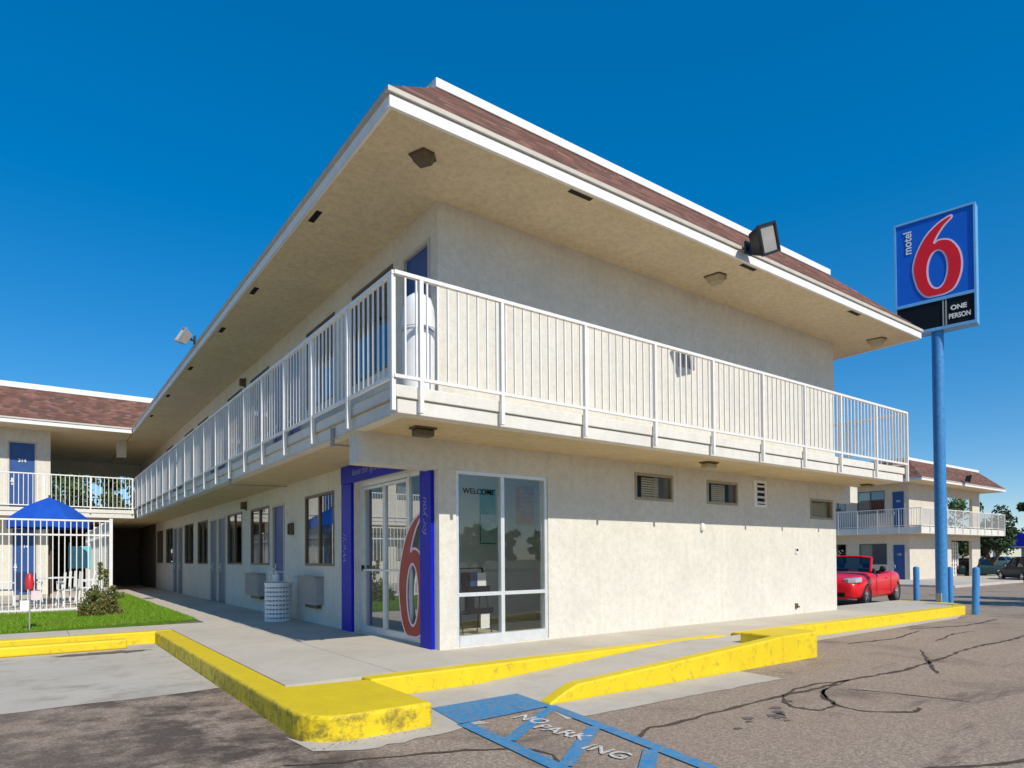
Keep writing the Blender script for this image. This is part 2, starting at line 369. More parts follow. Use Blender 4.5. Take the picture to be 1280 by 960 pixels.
def window(parent,ax,c,u0,u1,z0,z1,style='slider',curtain='right',label=None,frame='bronze',glass='glass',th=.2):
    fr=MB(); t=.045
    fbox(fr,ax,c,u0,u1,-.012,.06,z0,z0+t); fbox(fr,ax,c,u0,u1,-.012,.06,z1-t,z1)
    fbox(fr,ax,c,u0,u0+t,-.012,.06,z0+t,z1-t); fbox(fr,ax,c,u1-t,u1,-.012,.06,z0+t,z1-t)
    um=(u0+u1)/2
    if style=='slider': fbox(fr,ax,c,um-.03,um+.03,-.008,.065,z0+t,z1-t)
    w=fr.build('window',M[frame],parent)
    if label: w['label']=label
    g=MB(); g.face([fpt(ax,c,u0+t,.02,z0+t),fpt(ax,c,u1-t,.02,z0+t),fpt(ax,c,u1-t,.02,z1-t),fpt(ax,c,u0+t,.02,z1-t)]); g.build('pane',M[glass],w)
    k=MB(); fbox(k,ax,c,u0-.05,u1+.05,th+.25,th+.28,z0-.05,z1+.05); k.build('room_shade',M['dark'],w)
    if curtain:
        a,b={'right':(u0,um-.05),'left':(um+.1,u1),'narrow':(u0,u0+.35),'full':(u0,u1)}[curtain]
        k=MB(); n=max(4,int((b-a)/.05))
        for i in range(n):
            p,q=a+(b-a)*i/n,a+(b-a)*(i+1)/n; d=(.085,.10) if i%2 else (.10,.085)
            k.face([fpt(ax,c,p,d[0],z0),fpt(ax,c,q,d[1],z0),fpt(ax,c,q,d[1],z1),fpt(ax,c,p,d[0],z1)])
        k.build('curtain',M['curtain'],w)
    return w
def door(parent,ax,c,u0,u1,z0,z1,m,number=None,fm='frame_tan',flip=1,label=None,knob=True):
    d=MB(); fbox(d,ax,c,u0+.05,u1-.05,.03,.08,z0+.01,z1-.05); o=d.build('door',M[m],parent)
    if label:o['label']=label
    f=MB(); fbox(f,ax,c,u0,u0+.05,-.015,.14,z0,z1); fbox(f,ax,c,u1-.05,u1,-.015,.14,z0,z1); fbox(f,ax,c,u0+.05,u1-.05,-.015,.14,z1-.05,z1); f.build('door_frame',M[fm],o)
    if knob:
        h=MB(); uu=u1-.13 if flip>0 else u0+.13; fbox(h,ax,c,uu-.03,uu+.03,.018,.03,z0+.85,z0+1.1); fbox(h,ax,c,uu-.05,uu+.05,-.03,.018,z0+.95,z0+1.0); h.build('handle',M['alu'],o)
    if number:
        uu=(u0+u1)/2; zz=z0+(z1-z0)*.72
        if ax=='Y': text(number,M['lettering'],'room_number',o,(uu,c+.026,zz),(1,0,0),(0,0,1),.16,.003,.004)
        else: text(number,M['lettering'],'room_number',o,(c+.026,uu,zz),(0,-1,0),(0,0,1),.16,.003,.004)
    return o
def railing(parent,pts,z0,z1,zb,posts,gap=.13,label=None,post_out=None):
    """pts: polyline of the rail; posts: list of (x,y) for the posts that run down over the slab edge to zb"""
    r=MB()
    for (a,b) in zip(pts[:-1],pts[1:]):
        A=Vector((*a,0));B=Vector((*b,0)); L=(B-A).length; d=(B-A)/L; nrm=Vector((-d.y,d.x,0))
        def bar(za,zb_,hw):
            q=[A+nrm*hw,B+nrm*hw,B-nrm*hw,A-nrm*hw]; r.prism([(p.x,p.y) for p in q],za,zb_)
        bar(z1-.04,z1,.025); bar(z0,z0+.035,.018)
        n=max(2,round(L/gap))
        for i in range(1,n):
            p=A+d*(L*i/n); h=.0095; r.box(p.x-h,p.x+h,p.y-h,p.y+h,z0+.035,z1-.04)
    o=r.build('railing',M['rail'],parent)
    if label:o['label']=label
    for x,y in posts:
        p=MB(); p.box(x-.023,x+.023,y-.023,y+.023,zb,z1-.005); p.build('railing_post',M['rail'],o)
    return o
def mansard(parent,x0,x1,y0,y1,z0,z1,s,capw=.22,caph=.2,name='roof',open_sides=(),shx=None):
    """hipped skirt roof; s = horizontal run of the slope; flat top with white parapet cap"""
    e=[(x0,y0),(x1,y0),(x1,y1),(x0,y1)]; t=[(x0+s,y0+s),(x1-s,y0+s),(x1-s,y1-s),(x0+s,y1-s)]
    r=MB(); NC=9
    for i in range(4):
        j=(i+1)%4; a,b,c_,d=[Vector((*p,0)) for p in (e[i],e[j],t[j],t[i])]
        for k in range(NC):   # shingle courses, each butt edge stands 12 mm proud of the next
            f0,f1=k/NC,(k+1)/NC
            lift=Vector((0,0,.012))
            p0=a.lerp(d,f0)+Vector((0,0,z0+(z1-z0)*f0))+lift; p1=b.lerp(c_,f0)+Vector((0,0,z0+(z1-z0)*f0))+lift
            p2=b.lerp(c_,f1)+Vector((0,0,z0+(z1-z0)*f1)); p3=a.lerp(d,f1)+Vector((0,0,z0+(z1-z0)*f1))
            r.face([p0,p1,p2,p3]); q0=p0-lift;q1=p1-lift; r.face([q0,q1,p1,p0])
    r.face([(x,y,z1-.02) for x,y in t])
    o=r.build(name,M['shingle'],parent)
    c=MB(); g=.06
    X0,Y0,X1,Y1=t[0][0]-g,t[0][1]-g,t[2][0]+g,t[2][1]+g
    c.box(X0,X1,Y0,Y0+capw,z1-.03,z1+caph); c.box(X0,X1,Y1-capw,Y1,z1-.03,z1+caph)
    c.box(X0,X0+capw,Y0+capw,Y1-capw,z1-.03,z1+caph); c.box(X1-capw,X1,Y0+capw,Y1-capw,z1-.03,z1+caph)
    c.build('parapet_cap',M['fascia'],o,.01)
    return o
def fascia(parent,x0,x1,y0,y1,zl,sides='SWEN',wlen=None):
    f=MB(); g=MB(); t=.04; y1w=wlen if wlen else y1
    # lower board, then a drip edge 25 mm proud
    if 'S' in sides: f.box(x0,x1,y0,y0+t,zl-.02,zl+.115); g.box(x0-.028,x1+.028,y0-.028,y0+t,zl+.12,zl+.178)
    if 'N' in sides: f.box(x0,x1,y1-t,y1,zl-.02,zl+.115); g.box(x0-.028,x1+.028,y1-t,y1+.028,zl+.12,zl+.178)
    if 'W' in sides: f.box(x0,x0+t,y0+t,y1w-t,zl-.02,zl+.115); g.box(x0-.028,x0+t,y0+t,y1w-t,zl+.12,zl+.178)
    if 'E' in sides: f.box(x1-t,x1,y0+t,y1-t,zl-.02,zl+.115); g.box(x1-t,x1+.028,y0+t,y1-t,zl+.12,zl+.178)
    a=f.build('fascia',M['fascia'],parent,.006); g.build('drip_edge',M['fascia_edge'],a,.006)
    return a
def soffit_vents(parent,rects,z):
    for x0,x1,y0,y1 in rects:
        v=MB(); v.box(x0,x1,y0,y1,z-.006,z+.02); v.build('soffit_vent',M['black'],parent)

# ================================================================== MAIN BUILDING
ZC=5.88; ZS=2.74; ZF=3.03
mb_=thing('motel_building','big cream two-storey motel block nearest the camera with white balcony and glass lobby','building')
lowwin=[(3.66,5.17),(7.56,9.08),(9.91,11.42),(13.92,15.36),(16.11,17.6),(20.0,21.5),(22.3,23.8)]
lowdoor=[(6.46,7.31),(11.65,12.5),(12.7,13.52),(18.0,18.85),(19.05,19.85)]
upwin=[(1.31,2.83),(3.61,5.06),(7.56,9.08),(9.91,11.42),(13.92,15.36),(16.11,17.6),(20.0,21.5)]
updoor=[(.2,.98),(5.35,6.2),(6.4,7.25),(11.65,12.5),(12.7,13.52),(18.0,18.85),(19.05,19.85)]
holesL=[(a,b,1.07,2.40) for a,b in lowwin]+[(a,b,0,2.38) for a,b in lowdoor]+[(a,b,4.05,5.53) for a,b in upwin]+[(a,b,ZF,5.47) for a,b in updoor]+[(.44,2.79,0,2.44)]
mesh_wall(wall('X',0,.2,30,-.1,5.9,.2,holesL),'wall',M['stucco'],mb_)
front_small=[(3.66,4.60,2.13,2.58),(5.52,6.44,2.14,2.57),(8.97,9.89,1.97,2.40)]
mesh_wall(wall('Y',0,0,10.02,-.1,5.9,.2,[(.26,1.83,.02,2.37)]+front_small),'wall',M['stucco'],mb_)
w=MB(); w.box(9.82,10.02,.2,29.8,-.1,5.9); w.box(.2,10.02,29.8,30,-.1,5.9); w.build('wall',M['stucco'],mb_)
MB().box(-1.11,0,0,.27,2.355,ZS+.01).build('balcony_beam',M['stucco'],mb_); MB().box(10.02,11.0,0,.27,2.39,ZS+.01).build('balcony_beam',M['stucco'],mb_)
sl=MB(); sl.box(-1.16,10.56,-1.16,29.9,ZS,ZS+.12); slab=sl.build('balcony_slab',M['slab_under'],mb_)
se=MB()
for z0,z1,o in ((ZS-.004,2.895,.004),(2.90,ZF,.032)):
    se.box(-1.16-o,10.56+o,-1.16-o,-1.0,z0,z1); se.box(-1.16-o,-1.0,-1.0,20.3,z0,z1); se.box(10.4,10.56+o,-1.0,29.9,z0,z1)
se.build('slab_edge',M['slab'],slab,.008)
fl=MB(); fl.box(-1.0,10.4,-1.0,29.9,ZS+.12,ZF-.012); fl.build('balcony_floor',M['pave'],slab)
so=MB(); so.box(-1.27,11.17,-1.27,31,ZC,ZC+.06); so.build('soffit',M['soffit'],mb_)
mansard(mb_,-1.32,11.22,-1.32,31.3,6.055,7.40,1.36,caph=.10)
fascia(mb_,-1.31,11.21,-1.31,31.3,ZC,'SWE',wlen=20.2)
soffit_vents(mb_,[(-1.20,-1.12,y,y+.34) for y in (1.15,4.2,6.6,9.9,13.2,16.4)]+[(x,x+.38,-1.22,-1.15) for x in (1.25,4.9,8.35)],ZC)
# openings of the courtyard side
for k,(a,b) in enumerate(lowwin): window(mb_,'X',0,a,b,1.07,2.40,curtain=('left','right','left','right','left','right','left')[k])
for k,(a,b) in enumerate(upwin): window(mb_,'X',0,a,b,4.05,5.53,curtain=('narrow','left','right','left','right','left','right')[k])
for k,(a,b) in enumerate(lowdoor): door(mb_,'X',0,a,b,0.005,2.38,'greydoor' if k else 'bluedoor',flip=1)
for k,(a,b) in enumerate(updoor): door(mb_,'X',0,a,b,ZF,5.47,'bluedoor',flip=1 if k else -1)
# small high windows and louvre in the street front
for k,(a,b,z0,z1) in enumerate(front_small):
    w=window(mb_,'Y',0,a,b,z0,z1,'plain',None,glass='smallglass',frame='bronze_light')
    l=MB()
    for i in range(9):
        zz=z0+.05+i*(z1-z0-.1)/9; u0,u1=(a+.26,b-.26) if k<2 else (a+.05,b-.05)
        l.face([(u0,.088,zz),(u1,.088,zz),(u1,.105,zz+.033),(u0,.105,zz+.033)])
    l.build('blind',M['blind'],w)
lv=MB(); x0,x1,z0,z1=6.93,7.35,2.14,2.66
lv.box(x0,x1,-.03,0,z0,z0+.05); lv.box(x0,x1,-.03,0,z1-.05,z1); lv.box(x0,x0+.1,-.03,0,z0+.05,z1-.05); lv.box(x1-.05,x1,-.03,0,z0+.05,z1-.05)
for i in range(4):
    zz=z0+.07+i*.105; lv.face([(x0+.1,-.03,zz),(x1-.05,-.03,zz),(x1-.05,-.008,zz+.045),(x0+.1,-.008,zz+.045)])
lvo=lv.build('louvre_vent',M['fascia'],mb_); lb=MB(); lb.box(x0+.1,x1-.05,-.006,.0,z0+.05,z1-.05); lb.build('vent_opening',M['black'],lvo)
uv=MB(); uv.box(4.78,5.21,-.015,0,4.50,4.76)
for i in range(8): uv.box(4.80+i*.05,4.825+i*.05,-.03,-.015,4.52,4.74)
uv.build('wall_vent',M['grille'],mb_)
hb=MB(); hb.box(8.34,8.42,-.03,0,.12,.22); hb.tube((8.38,-.03,.17),(8.38,-.08,.15),.018); hb.build('tap',M['bronze'],mb_)
sb=MB(); sb.box(8.37,8.46,-.025,0,1.24,1.36); sb.build('outlet_box',M['white'],mb_); sb=MB(); sb.box(8.385,8.445,-.032,-.024,1.29,1.34); sb.build('outlet_cover',M['black'],mb_)
# scupper drains under the slab edge
for y in (.62,6.0):
    d=MB(); d.box(-1.215,-1.166,y-.02,y+.02,2.63,2.86); d.tube((-1.19,y,2.65),(-.02,y+.25,2.70),.012); d.build('drain_pipe',M['grille'],mb_)
railing(mb_,[(-1.235,20.2),(-1.235,-1.235),(10.6,-1.235),(10.6,13)],3.085,4.205,2.745,
  [(-1.235,y) for y in (-1.205,0,1.24,2.44,3.6,4.72,5.84,6.96,8.08,9.2,10.32,11.44,12.56,13.68,14.8,15.92,17.04,18.16,19.28)]+[(x,-1.235) for x in (-.92,.14,1.45,2.77,4.07,5.37,6.63,7.87,9.25,10.6)]+[(10.6,y) for y in (0,1.3,2.6)])
# ---- glazed street window of the lobby
f=MB(); u0,u1,z0,z1=.26,1.83,.02,2.37
fbox(f,'Y',0,u0,u0+.05,.02,.10,z0,z1); fbox(f,'Y',0,u1-.05,u1,.02,.10,z0,z1); fbox(f,'Y',0,u0+.05,u1-.05,.02,.10,z1-.05,z1); fbox(f,'Y',0,u0+.05,u1-.05,.0,.12,z0,.16)
fbox(f,'Y',0,1.0,1.06,.02,.10,.16,z1-.05); fbox(f,'Y',0,u0+.05,1.0,.02,.10,.68,.73); fbox(f,'Y',0,1.06,u1-.05,.02,.10,.68,.73)
sw=f.build('window',M['alu'],mb_,.004); sw['label']='tall white-framed shop window of the lobby'
for a,b in ((u0+.05,1.0),(1.06,u1-.05)):
    for c,d in ((.16,.68),(.73,z1-.05)):
        g=MB(); g.face([(a,.06,c),(b,.06,c),(b,.06,d),(a,.06,d)]); g.build('pane',M['shopglass'],sw)
text('WELCOME',M['black'],'window_lettering',sw,(.66,.052,2.10),(1,0,0),(0,0,1),.105,.001,.001,spacing=1.05)
# ---- lobby behind the glass
l=MB(); l.box(.2,4.8,2.9,3.0,0,ZS+.02); l.box(4.7,4.8,.2,2.9,0,ZS+.02); l.build('lobby_wall',M['wallint'],mb_)
l=MB(); l.box(.08,4.7,.13,2.9,.0,.014); l.build('lobby_floor',M['floorint'],mb_)
l=MB(); l.box(.2,4.7,.2,2.9,ZS-.05,ZS-.01); l.build('lobby_ceiling',M['wallint'],mb_)
l=MB(); l.box(.32,.43,.2,.24,.15,2.36); l.build('window_blind',M['tealpaint'],mb_)
# ---- glass doors in the blue portal
P=MB(); P.box(-.05,.10,.13,.44,-.02,2.44); P.build('portal_pillar',M['portal'],mb_,.006)
P=MB(); P.box(-.05,.10,2.795,3.22,-.02,2.44); P.build('portal_pillar',M['portal'],mb_,.006)
P=MB(); P.box(-.055,.06,.13,3.225,2.445,2.80); ph=P.build('portal_header',M['portal'],mb_,.006)
f=MB(); D0,D1=.10,.17
for a,b in ((2.69,2.79),(1.03,1.09),(.44,.48)): f.box(D0,D1,a,b,0.0,2.44)
f.box(D0,D1,.49,1.02,2.37,2.44); f.box(D0,D1,1.10,2.69,2.37,2.44); f.box(D0,D1,.49,1.02,0,.12)
ef=f.build('entrance_frame',M['alu'],mb_,.004)
for k,(a,b) in enumerate(((1.895,2.685),(1.105,1.885))):
    q=MB(); z0,z1=.015,2.36
    q.box(D0+.005,D1-.01,a,a+.036,z0,z1); q.box(D0+.005,D1-.01,b-.036,b,z0,z1); q.box(D0+.005,D1-.01,a+.036,b-.036,z0,z0+.10); q.box(D0+.005,D1-.01,a+.036,b-.036,z1-.045,z1); q.box(D0-.02,D1-.02,a+.036,b-.036,1.0,1.03)
    dd=q.build('door',M['alu'],mb_,.003); dd['label']='glazed lobby door leaf'
    g=MB(); g.face([(D0+.035,a+.036,z0+.10),(D0+.035,b-.036,z0+.10),(D0+.035,b-.036,z1-.045),(D0+.035,a+.036,z1-.045)]); g.build('pane',M['doorglass'],dd)
    if k==0:
        h=MB(); h.box(D0-.03,D0+.005,b-.06,b-.02,1.0,1.09); h.build('handle',M['black'],dd)
g=MB(); g.face([(D0+.03,.49,.12),(D0+.03,1.02,.12),(D0+.03,1.02,2.37),(D0+.03,.49,2.37)]); g.build('pane',M['doorglass'],ef)
text('leave the light on',M['scripts'],'portal_lettering',ph,(-.058,2.15,2.60),(0,-1,0),(0,0,1),.17,.001,.0,shear=.3)
text("We'll",M['scripts'],'portal_lettering',mb_,(-.053,3.06,1.35),(0,0,1),(0,1,0),.19,.001,0,shear=.35,spacing=1.2)
text('for you',M['scripts'],'portal_lettering',mb_,(-.053,.30,1.75),(0,0,1),(0,1,0),.17,.001,0,shear=.35)
# numeral decal over leaf and side light: sits on the glass just in front of the frames
lg=shape2d(six(.84,1.74),M['redlight'],'numeral_outline',ef,(.078,.90,.95),(0,-1,0),(0,0,1),.002,.015)
shape2d(six(.84,1.74),M['decal'],'numeral_six',ef,(.073,.90,.95),(0,-1,0),(0,0,1),.002,-.022)

# ================================================================== COURTYARD WING (left)
lw=thing('motel_wing','two-storey motel wing across the courtyard, red shingle roof above a blue numbered door','building')
YW=21.5
uh=[(-4.98,-4.16,ZF,5.43),(-7.1,-6.28,ZF,5.43),(-9.2,-7.7,4.05,5.49),(-11.2,-9.7,4.05,5.49),(-6.1,-5.2,4.05,5.45)]
lh=[(-4.88,-4.12,0,2.38),(-7.1,-6.28,0,2.38),(-9.2,-7.7,1.07,2.4),(-11.2,-9.7,1.07,2.4),(-14,-12.5,1.07,2.4)]
mesh_wall(wall('Y',YW,-30,-3.75,-.1,5.9,.2,uh[:4]+lh),'wall',M['stucco'],lw)
w=MB(); w.box(-3.95,-3.75,YW+.2,29.3,-.1,5.9); w.box(-30,-3.95,29.1,29.3,-.1,5.9); w.build('wall',M['stucco'],lw)
for k,h in enumerate(uh[:2]): door(lw,'Y',YW,*h,'bluedoor',('314','312')[k],flip=-1)
for k,h in enumerate(lh[:2]): door(lw,'Y',YW,h[0],h[1],.005,h[3],'bluedoor',('114','112')[k],flip=-1)
for h in uh[2:4]+lh[2:]: window(lw,'Y',YW,*h,curtain='left')
s_=MB(); s_.box(-30,-1.2,20.33,30.4,ZS,ZS+.12); ls=s_.build('balcony_slab',M['slab_under'],lw)
s_=MB(); s_.box(-30,-1.2,20.326,20.5,ZS-.004,2.895); s_.box(-30,-1.23,20.298,20.5,2.90,ZF); s_.build('slab_edge',M['slab'],ls,.008)
s_=MB(); s_.box(-30,-1.2,20.5,30.4,ZS+.121,ZF-.014); s_.build('balcony_floor',M['pave'],ls)
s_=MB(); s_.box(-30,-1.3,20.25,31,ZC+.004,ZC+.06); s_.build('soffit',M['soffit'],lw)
mansard(lw,-32,3.2,20.2,31.2,6.05,7.36,1.36,caph=.17)
fascia(lw,-32,-1.33,20.21,31.2,ZC,'S')
railing(lw,[(-30,20.26),(-1.27,20.26)],3.085,4.205,2.9,[(x,20.26) for x in (-1.30,-2.6,-3.95,-5.2,-6.5,-7.8,-9.1,-10.4)])
railing(lw,[(-3.7,29.9),(-.1,29.9)],3.085,4.205,2.9,[(-3.65,29.9),(-1.9,29.9),(-.15,29.9)],label='railing at the back of the open passage')
MB().box(-1.62,-1.30,22.2,22.5,5.25,5.9).build('passage_beam',M['stucco'],lw)
MB().box(-3.75,.0,29.5,29.8,5.3,5.9).build('passage_beam',M['stucco'],lw)
M['dim_wall']=plain('passage_shade_brown',(.10,.075,.055),.8,0,.2,4)  # dark brown puts the unlit passage's shade into the wall colour
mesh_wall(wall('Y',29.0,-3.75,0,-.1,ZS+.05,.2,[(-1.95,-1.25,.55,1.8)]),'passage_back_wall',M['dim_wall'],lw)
MB().box(-3.74,-3.70,21.75,29.0,0,ZS).build('passage_shade_panel',M['dim_wall'],lw); MB().box(-.06,-.02,24.2,29.0,0,ZS).build('passage_shade_panel',M['dim_wall'],lw)  # dark linings carrying the same painted passage shade

# ================================================================== RIGHT BUILDING
rb=thing('motel_building','smaller-looking distant motel block behind the red car, white stair lattice and blue doors','building')
CX,CY,G=41.6,11.6,-.55; WR=11.9
holes=[(CY+.25,CY+1.05,2.97,5.4),(CY+1.5,CY+3.3,4.0,5.5),(CY+4.1,CY+5.2,4.3,5.3),(CY+.25,CY+1.05,G,1.9),(CY+1.4,CY+3.2,.55,1.95),(CY+4.1,CY+5.3,.6,1.95),(CY+7,CY+8.5,.6,1.95),(CY+7,CY+8.5,4.0,5.5)]
mesh_wall(wall('X',CX,CY+.2,CY+16,G-.1,5.9,.2,holes),'wall',M['stucco_far'],rb)
mesh_wall(wall('Y',CY,CX,CX+WR,G-.1,5.9,.2,[(CX+6.0,CX+10.5,2.97,5.25),(CX+6.6,CX+10.3,G,2.2)]),'wall',M['stucco_far'],rb)
w=MB(); w.box(CX+5.8,CX+6.0,CY+.2,CY+7,G-.1,5.9); w.build('wall',M['stucco_far'],rb)
door(rb,'X',CX,*holes[0],'bluedoor','212'); door(rb,'X',CX,holes[3][0],holes[3][1],G+.005,1.9,'bluedoor','112')
for h in (holes[1],holes[2],holes[4],holes[5],holes[6],holes[7]): window(rb,'X',CX,*h,curtain='left')
s_=MB(); s_.box(CX-1.16,CX+WR+1.3,CY-1.16,CY+16,2.55,2.7); rs=s_.build('balcony_slab',M['slab_under'],rb)
s_=MB(); s_.box(CX-1.18,CX+WR+1.3,CY-1.18,CY-1.0,2.545,2.97); s_.box(CX-1.18,CX-1.0,CY-1.0,CY+16,2.545,2.97); s_.build('slab_edge',M['slab'],rs)
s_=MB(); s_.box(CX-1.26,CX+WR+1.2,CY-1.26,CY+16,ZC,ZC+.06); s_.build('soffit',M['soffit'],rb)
mansard(rb,CX-1.3,CX+WR+1.3,CY-1.3,CY+17,6.055,7.39,1.36,caph=.15)
fascia(rb,CX-1.3,CX+WR+1.3,CY-1.3,CY+17,ZC,'SWE')
railing(rb,[(CX-1.24,CY+14),(CX-1.24,CY-1.24),(CX+WR+1.2,CY-1.24)],3.03,4.15,2.6,[(CX-1.24,CY-1.2+1.3*i) for i in range(9)]+[(CX+1.3*i,CY-1.24) for i in range(11)],gap=.15)
lt=MB(); X0,X1=CX+7.2,CX+10.2
for i in range(8): lt.box(X0+i*.42,X0+.2+i*.42,CY+.9,CY+.95,G,2.1)
for i in range(9): lt.box(X0,X1,CY+.96,CY+1.0,G+.15+i*.3,G+.28+i*.3)
lt.build('stair_lattice',M['rail'],rb)

# ================================================================== GROUND
g=MB(); xs=[-400,-60,-20,-8,0,8,14,18,22,26,30,45,80,200,500]; ys=[-400,-60,-20,-8,0,10,30,80,400]
gi={}
for i,x in enumerate(xs):
    for j,y in enumerate(ys): gi[i,j]=len(g.v); g.v.append((x,y,ngz(x)))
for i in range(len(xs)-1):
    for j in range(len(ys)-1): g.f.append((gi[i,j],gi[i+1,j],gi[i+1,j+1],gi[i,j+1])); g.m.append(0); g.sm.append(False)
road=kind(g.build('road',M['asphalt']),'structure')
def sheet(name,poly,z,m,parent=None):
    s=MB(); s.face([(x,y,z if not callable(z) else z(x,y)) for x,y in poly]); o=s.build(name,m,parent)
    return o if parent else kind(o,'structure')
random.seed(3)
def ragged(a,b,n,amp):
    A=Vector(a);B=Vector(b); d=(B-A).normalized(); nn=Vector((-d.y,d.x))
    return [tuple(A.lerp(B,i/n)+nn*random.uniform(-amp,amp)) for i in range(n+1)]
sheet('parking_pad',ragged((-14,-.15),(-2.61,.22),40,.03)+[(-2.61,5.02),(-14,5.02)],-.196,M['pad'])
# pavement, joints as real grooves between slabs
p=MB(); J=.007
def slabs(x0,x1,y0,y1,nx,ny,z1=0.0):
    dx=(x1-x0)/nx; dy=(y1-y0)/ny
    for i in range(nx):
        for j in range(ny): p.box(x0+i*dx+(J/2 if i else 0),x0+(i+1)*dx-(J/2 if i<nx-1 else 0),y0+j*dy+(J/2 if j else 0),y0+(j+1)*dy-(J/2 if j<ny-1 else 0),-.35,z1)
slabs(-2.32,-.0,-1.1,5.25,2,4); slabs(0.0,10.02,-1.1,0.0,6,1); p.box(0,10.02,0,5.25,-.35,-.002); slabs(10.02,12.93,-1.1,.55,2,1); p.prism([(12.94,-1.1)]+arc(12.95,.04,1.14,270,360,10)+[(14.09,.55),(12.94,.55)],-.35,0.0)
slabs(-14,-2.32,5.25,6.2,8,1); slabs(-2.32,0,5.25,6.2,2,1); slabs(-1.6,0,6.2,32,1,16); p.box(0,10.02,5.25,32,-.35,-.002)
p.box(-30,-1.6,21.0,32,-.35,-.004)
kind(p.build('pavement',M['pave']),'structure')
base=MB(); base.box(-2.31,10,-1.09,31,-.34,-.02); base.box(-13.9,-2.3,5.2,6.2,-.34,-.02); kind(base.build('pavement_base',M['soil_dark']),'structure')
patio=MB(); patio.box(-14,-2.78,11.05,21.0,-.3,.02); kind(patio.build('patio',M['pave']),'structure')
# kerbs
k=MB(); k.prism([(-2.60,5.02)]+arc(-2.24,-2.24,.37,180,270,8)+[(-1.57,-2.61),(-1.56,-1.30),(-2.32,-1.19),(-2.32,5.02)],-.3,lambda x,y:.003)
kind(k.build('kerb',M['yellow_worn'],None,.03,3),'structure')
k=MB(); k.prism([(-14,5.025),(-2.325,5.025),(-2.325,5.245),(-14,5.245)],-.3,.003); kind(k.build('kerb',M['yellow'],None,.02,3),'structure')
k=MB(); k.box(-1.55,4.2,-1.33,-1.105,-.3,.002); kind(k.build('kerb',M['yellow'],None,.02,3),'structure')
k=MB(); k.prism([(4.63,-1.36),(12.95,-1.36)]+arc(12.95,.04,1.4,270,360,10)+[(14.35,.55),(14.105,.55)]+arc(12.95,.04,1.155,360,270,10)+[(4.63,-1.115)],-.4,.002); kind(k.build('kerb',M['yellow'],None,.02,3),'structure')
# wheelchair ramp with its raised edge
zr=lambda x,y: -.196 if x<-.35 else min(.0,-.196+.2*(x+.35)/3.3)
r=MB(); pts=[(-1.55,-.196),(-.35,-.196),(2.95,.0),(3.62,.0)]
for (a,za),(b,zb) in zip(pts[:-1],pts[1:]):
    r.face([(a,-2.48,za),(b,-2.48,zb),(b,-1.335,zb),(a,-1.335,za)]); 
r.box(2.9,4.62,-2.3,-1.34,-.4,-.01)
kind(r.build('ramp',M['gutter']),'structure')
k=MB(); prof=[(-.30,-.19),(-.1,-.10),(.06,-.045),(.57,-.02),(1.7,.035),(3.1,.11),(3.64,.145)]
for (a,za),(b,zb) in zip(prof[:-1],prof[1:]): k.prism([(a,-2.60),(b,-2.60),(b,-2.44),(a,-2.44)],-.3,lambda x,y,a=a,b=b,za=za,zb=zb: za if abs(x-a)<1e-6 else zb)
k.prism([(3.64,-2.60),(4.35,-2.60)]+arc(4.42,-2.40,.2,270,360,4)+[(4.62,-1.95),(3.64,-1.95)],-.3,.147)
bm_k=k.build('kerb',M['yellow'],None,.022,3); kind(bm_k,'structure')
sheet('apron',ragged((-.55,-3.13),(2.62,-3.22),20,.015)+[(2.66,-2.61),(-.38,-2.61)],-.1955,M['gutter'])
sheet('gutter',[(-2.66,-2.2)]+ragged((-2.62,-2.72),(-2.2,-2.93),4,.02)+ragged((-2.1,-2.90),(-1.15,-2.80),8,.03)+[(-1.25,-2.1),(-1.57,-2.1),(-1.57,-2.60),(-2.2,-2.60),(-2.6,-2.4)],-.1955,M['gutter'])
sheet('gutter',[(4.64,-1.72),(12.0,-1.62),(12.9,-1.37),(4.64,-1.37)],-.1955,M['gutter'])
sheet('ground_shade_sheet',[(16.5,6.8),(22,5.0),(21.0,8.5)],lambda x,y:ngz(x)+.005,M['patch'],road)  # dark sheet standing in for the shadow strip near the red car
# ---- painted access aisle
Z1=-.1905
mk=MB()
mk.face([(-1.27,-2.05),(-1.37,-2.72),(-.33,-2.66),(-.26,-2.02)][::-1] and [(-1.37,-2.72,Z1),(-.33,-2.66,Z1),(-.26,-2.02,Z1),(-1.27,-2.05,Z1)])
def stripe(a,b,w,z=Z1,mb=mk):
    A=Vector(a);B=Vector(b);d=(B-A).normalized();n=Vector((-d.y,d.x))*w/2
    mb.face([(*(A-n),z),(*(B-n),z),(*(B+n),z),(*(A+n),z)])
stripe((-1.33,-2.70),(-1.62,-6.2),.12); stripe((-.35,-2.66),(-.90,-6.2),.12)
for i in range(5):
    y0=-3.36-.72*i; stripe((-1.33-.06*i,y0),(-.42-.12*i,y0+.62),.11,Z1+.0006*(1))
paint=kind(mk.build('road_markings',M['bluepaint']),'structure')
text('NO',M['whitepaint'],'lettering',paint,(-.80,-2.96,Z1+.001),(.12,-1,0),(1,.12,0),.22,.0003,.003)
text('PARK',M['whitepaint'],'lettering',paint,(-.86,-3.42,Z1+.001),(.12,-1,0),(1,.12,0),.22,.0003,.003)
text('ING',M['whitepaint'],'lettering',paint,(-.95,-4.02,Z1+.001),(.12,-1,0),(1,.12,0),.22,.0003,.003)
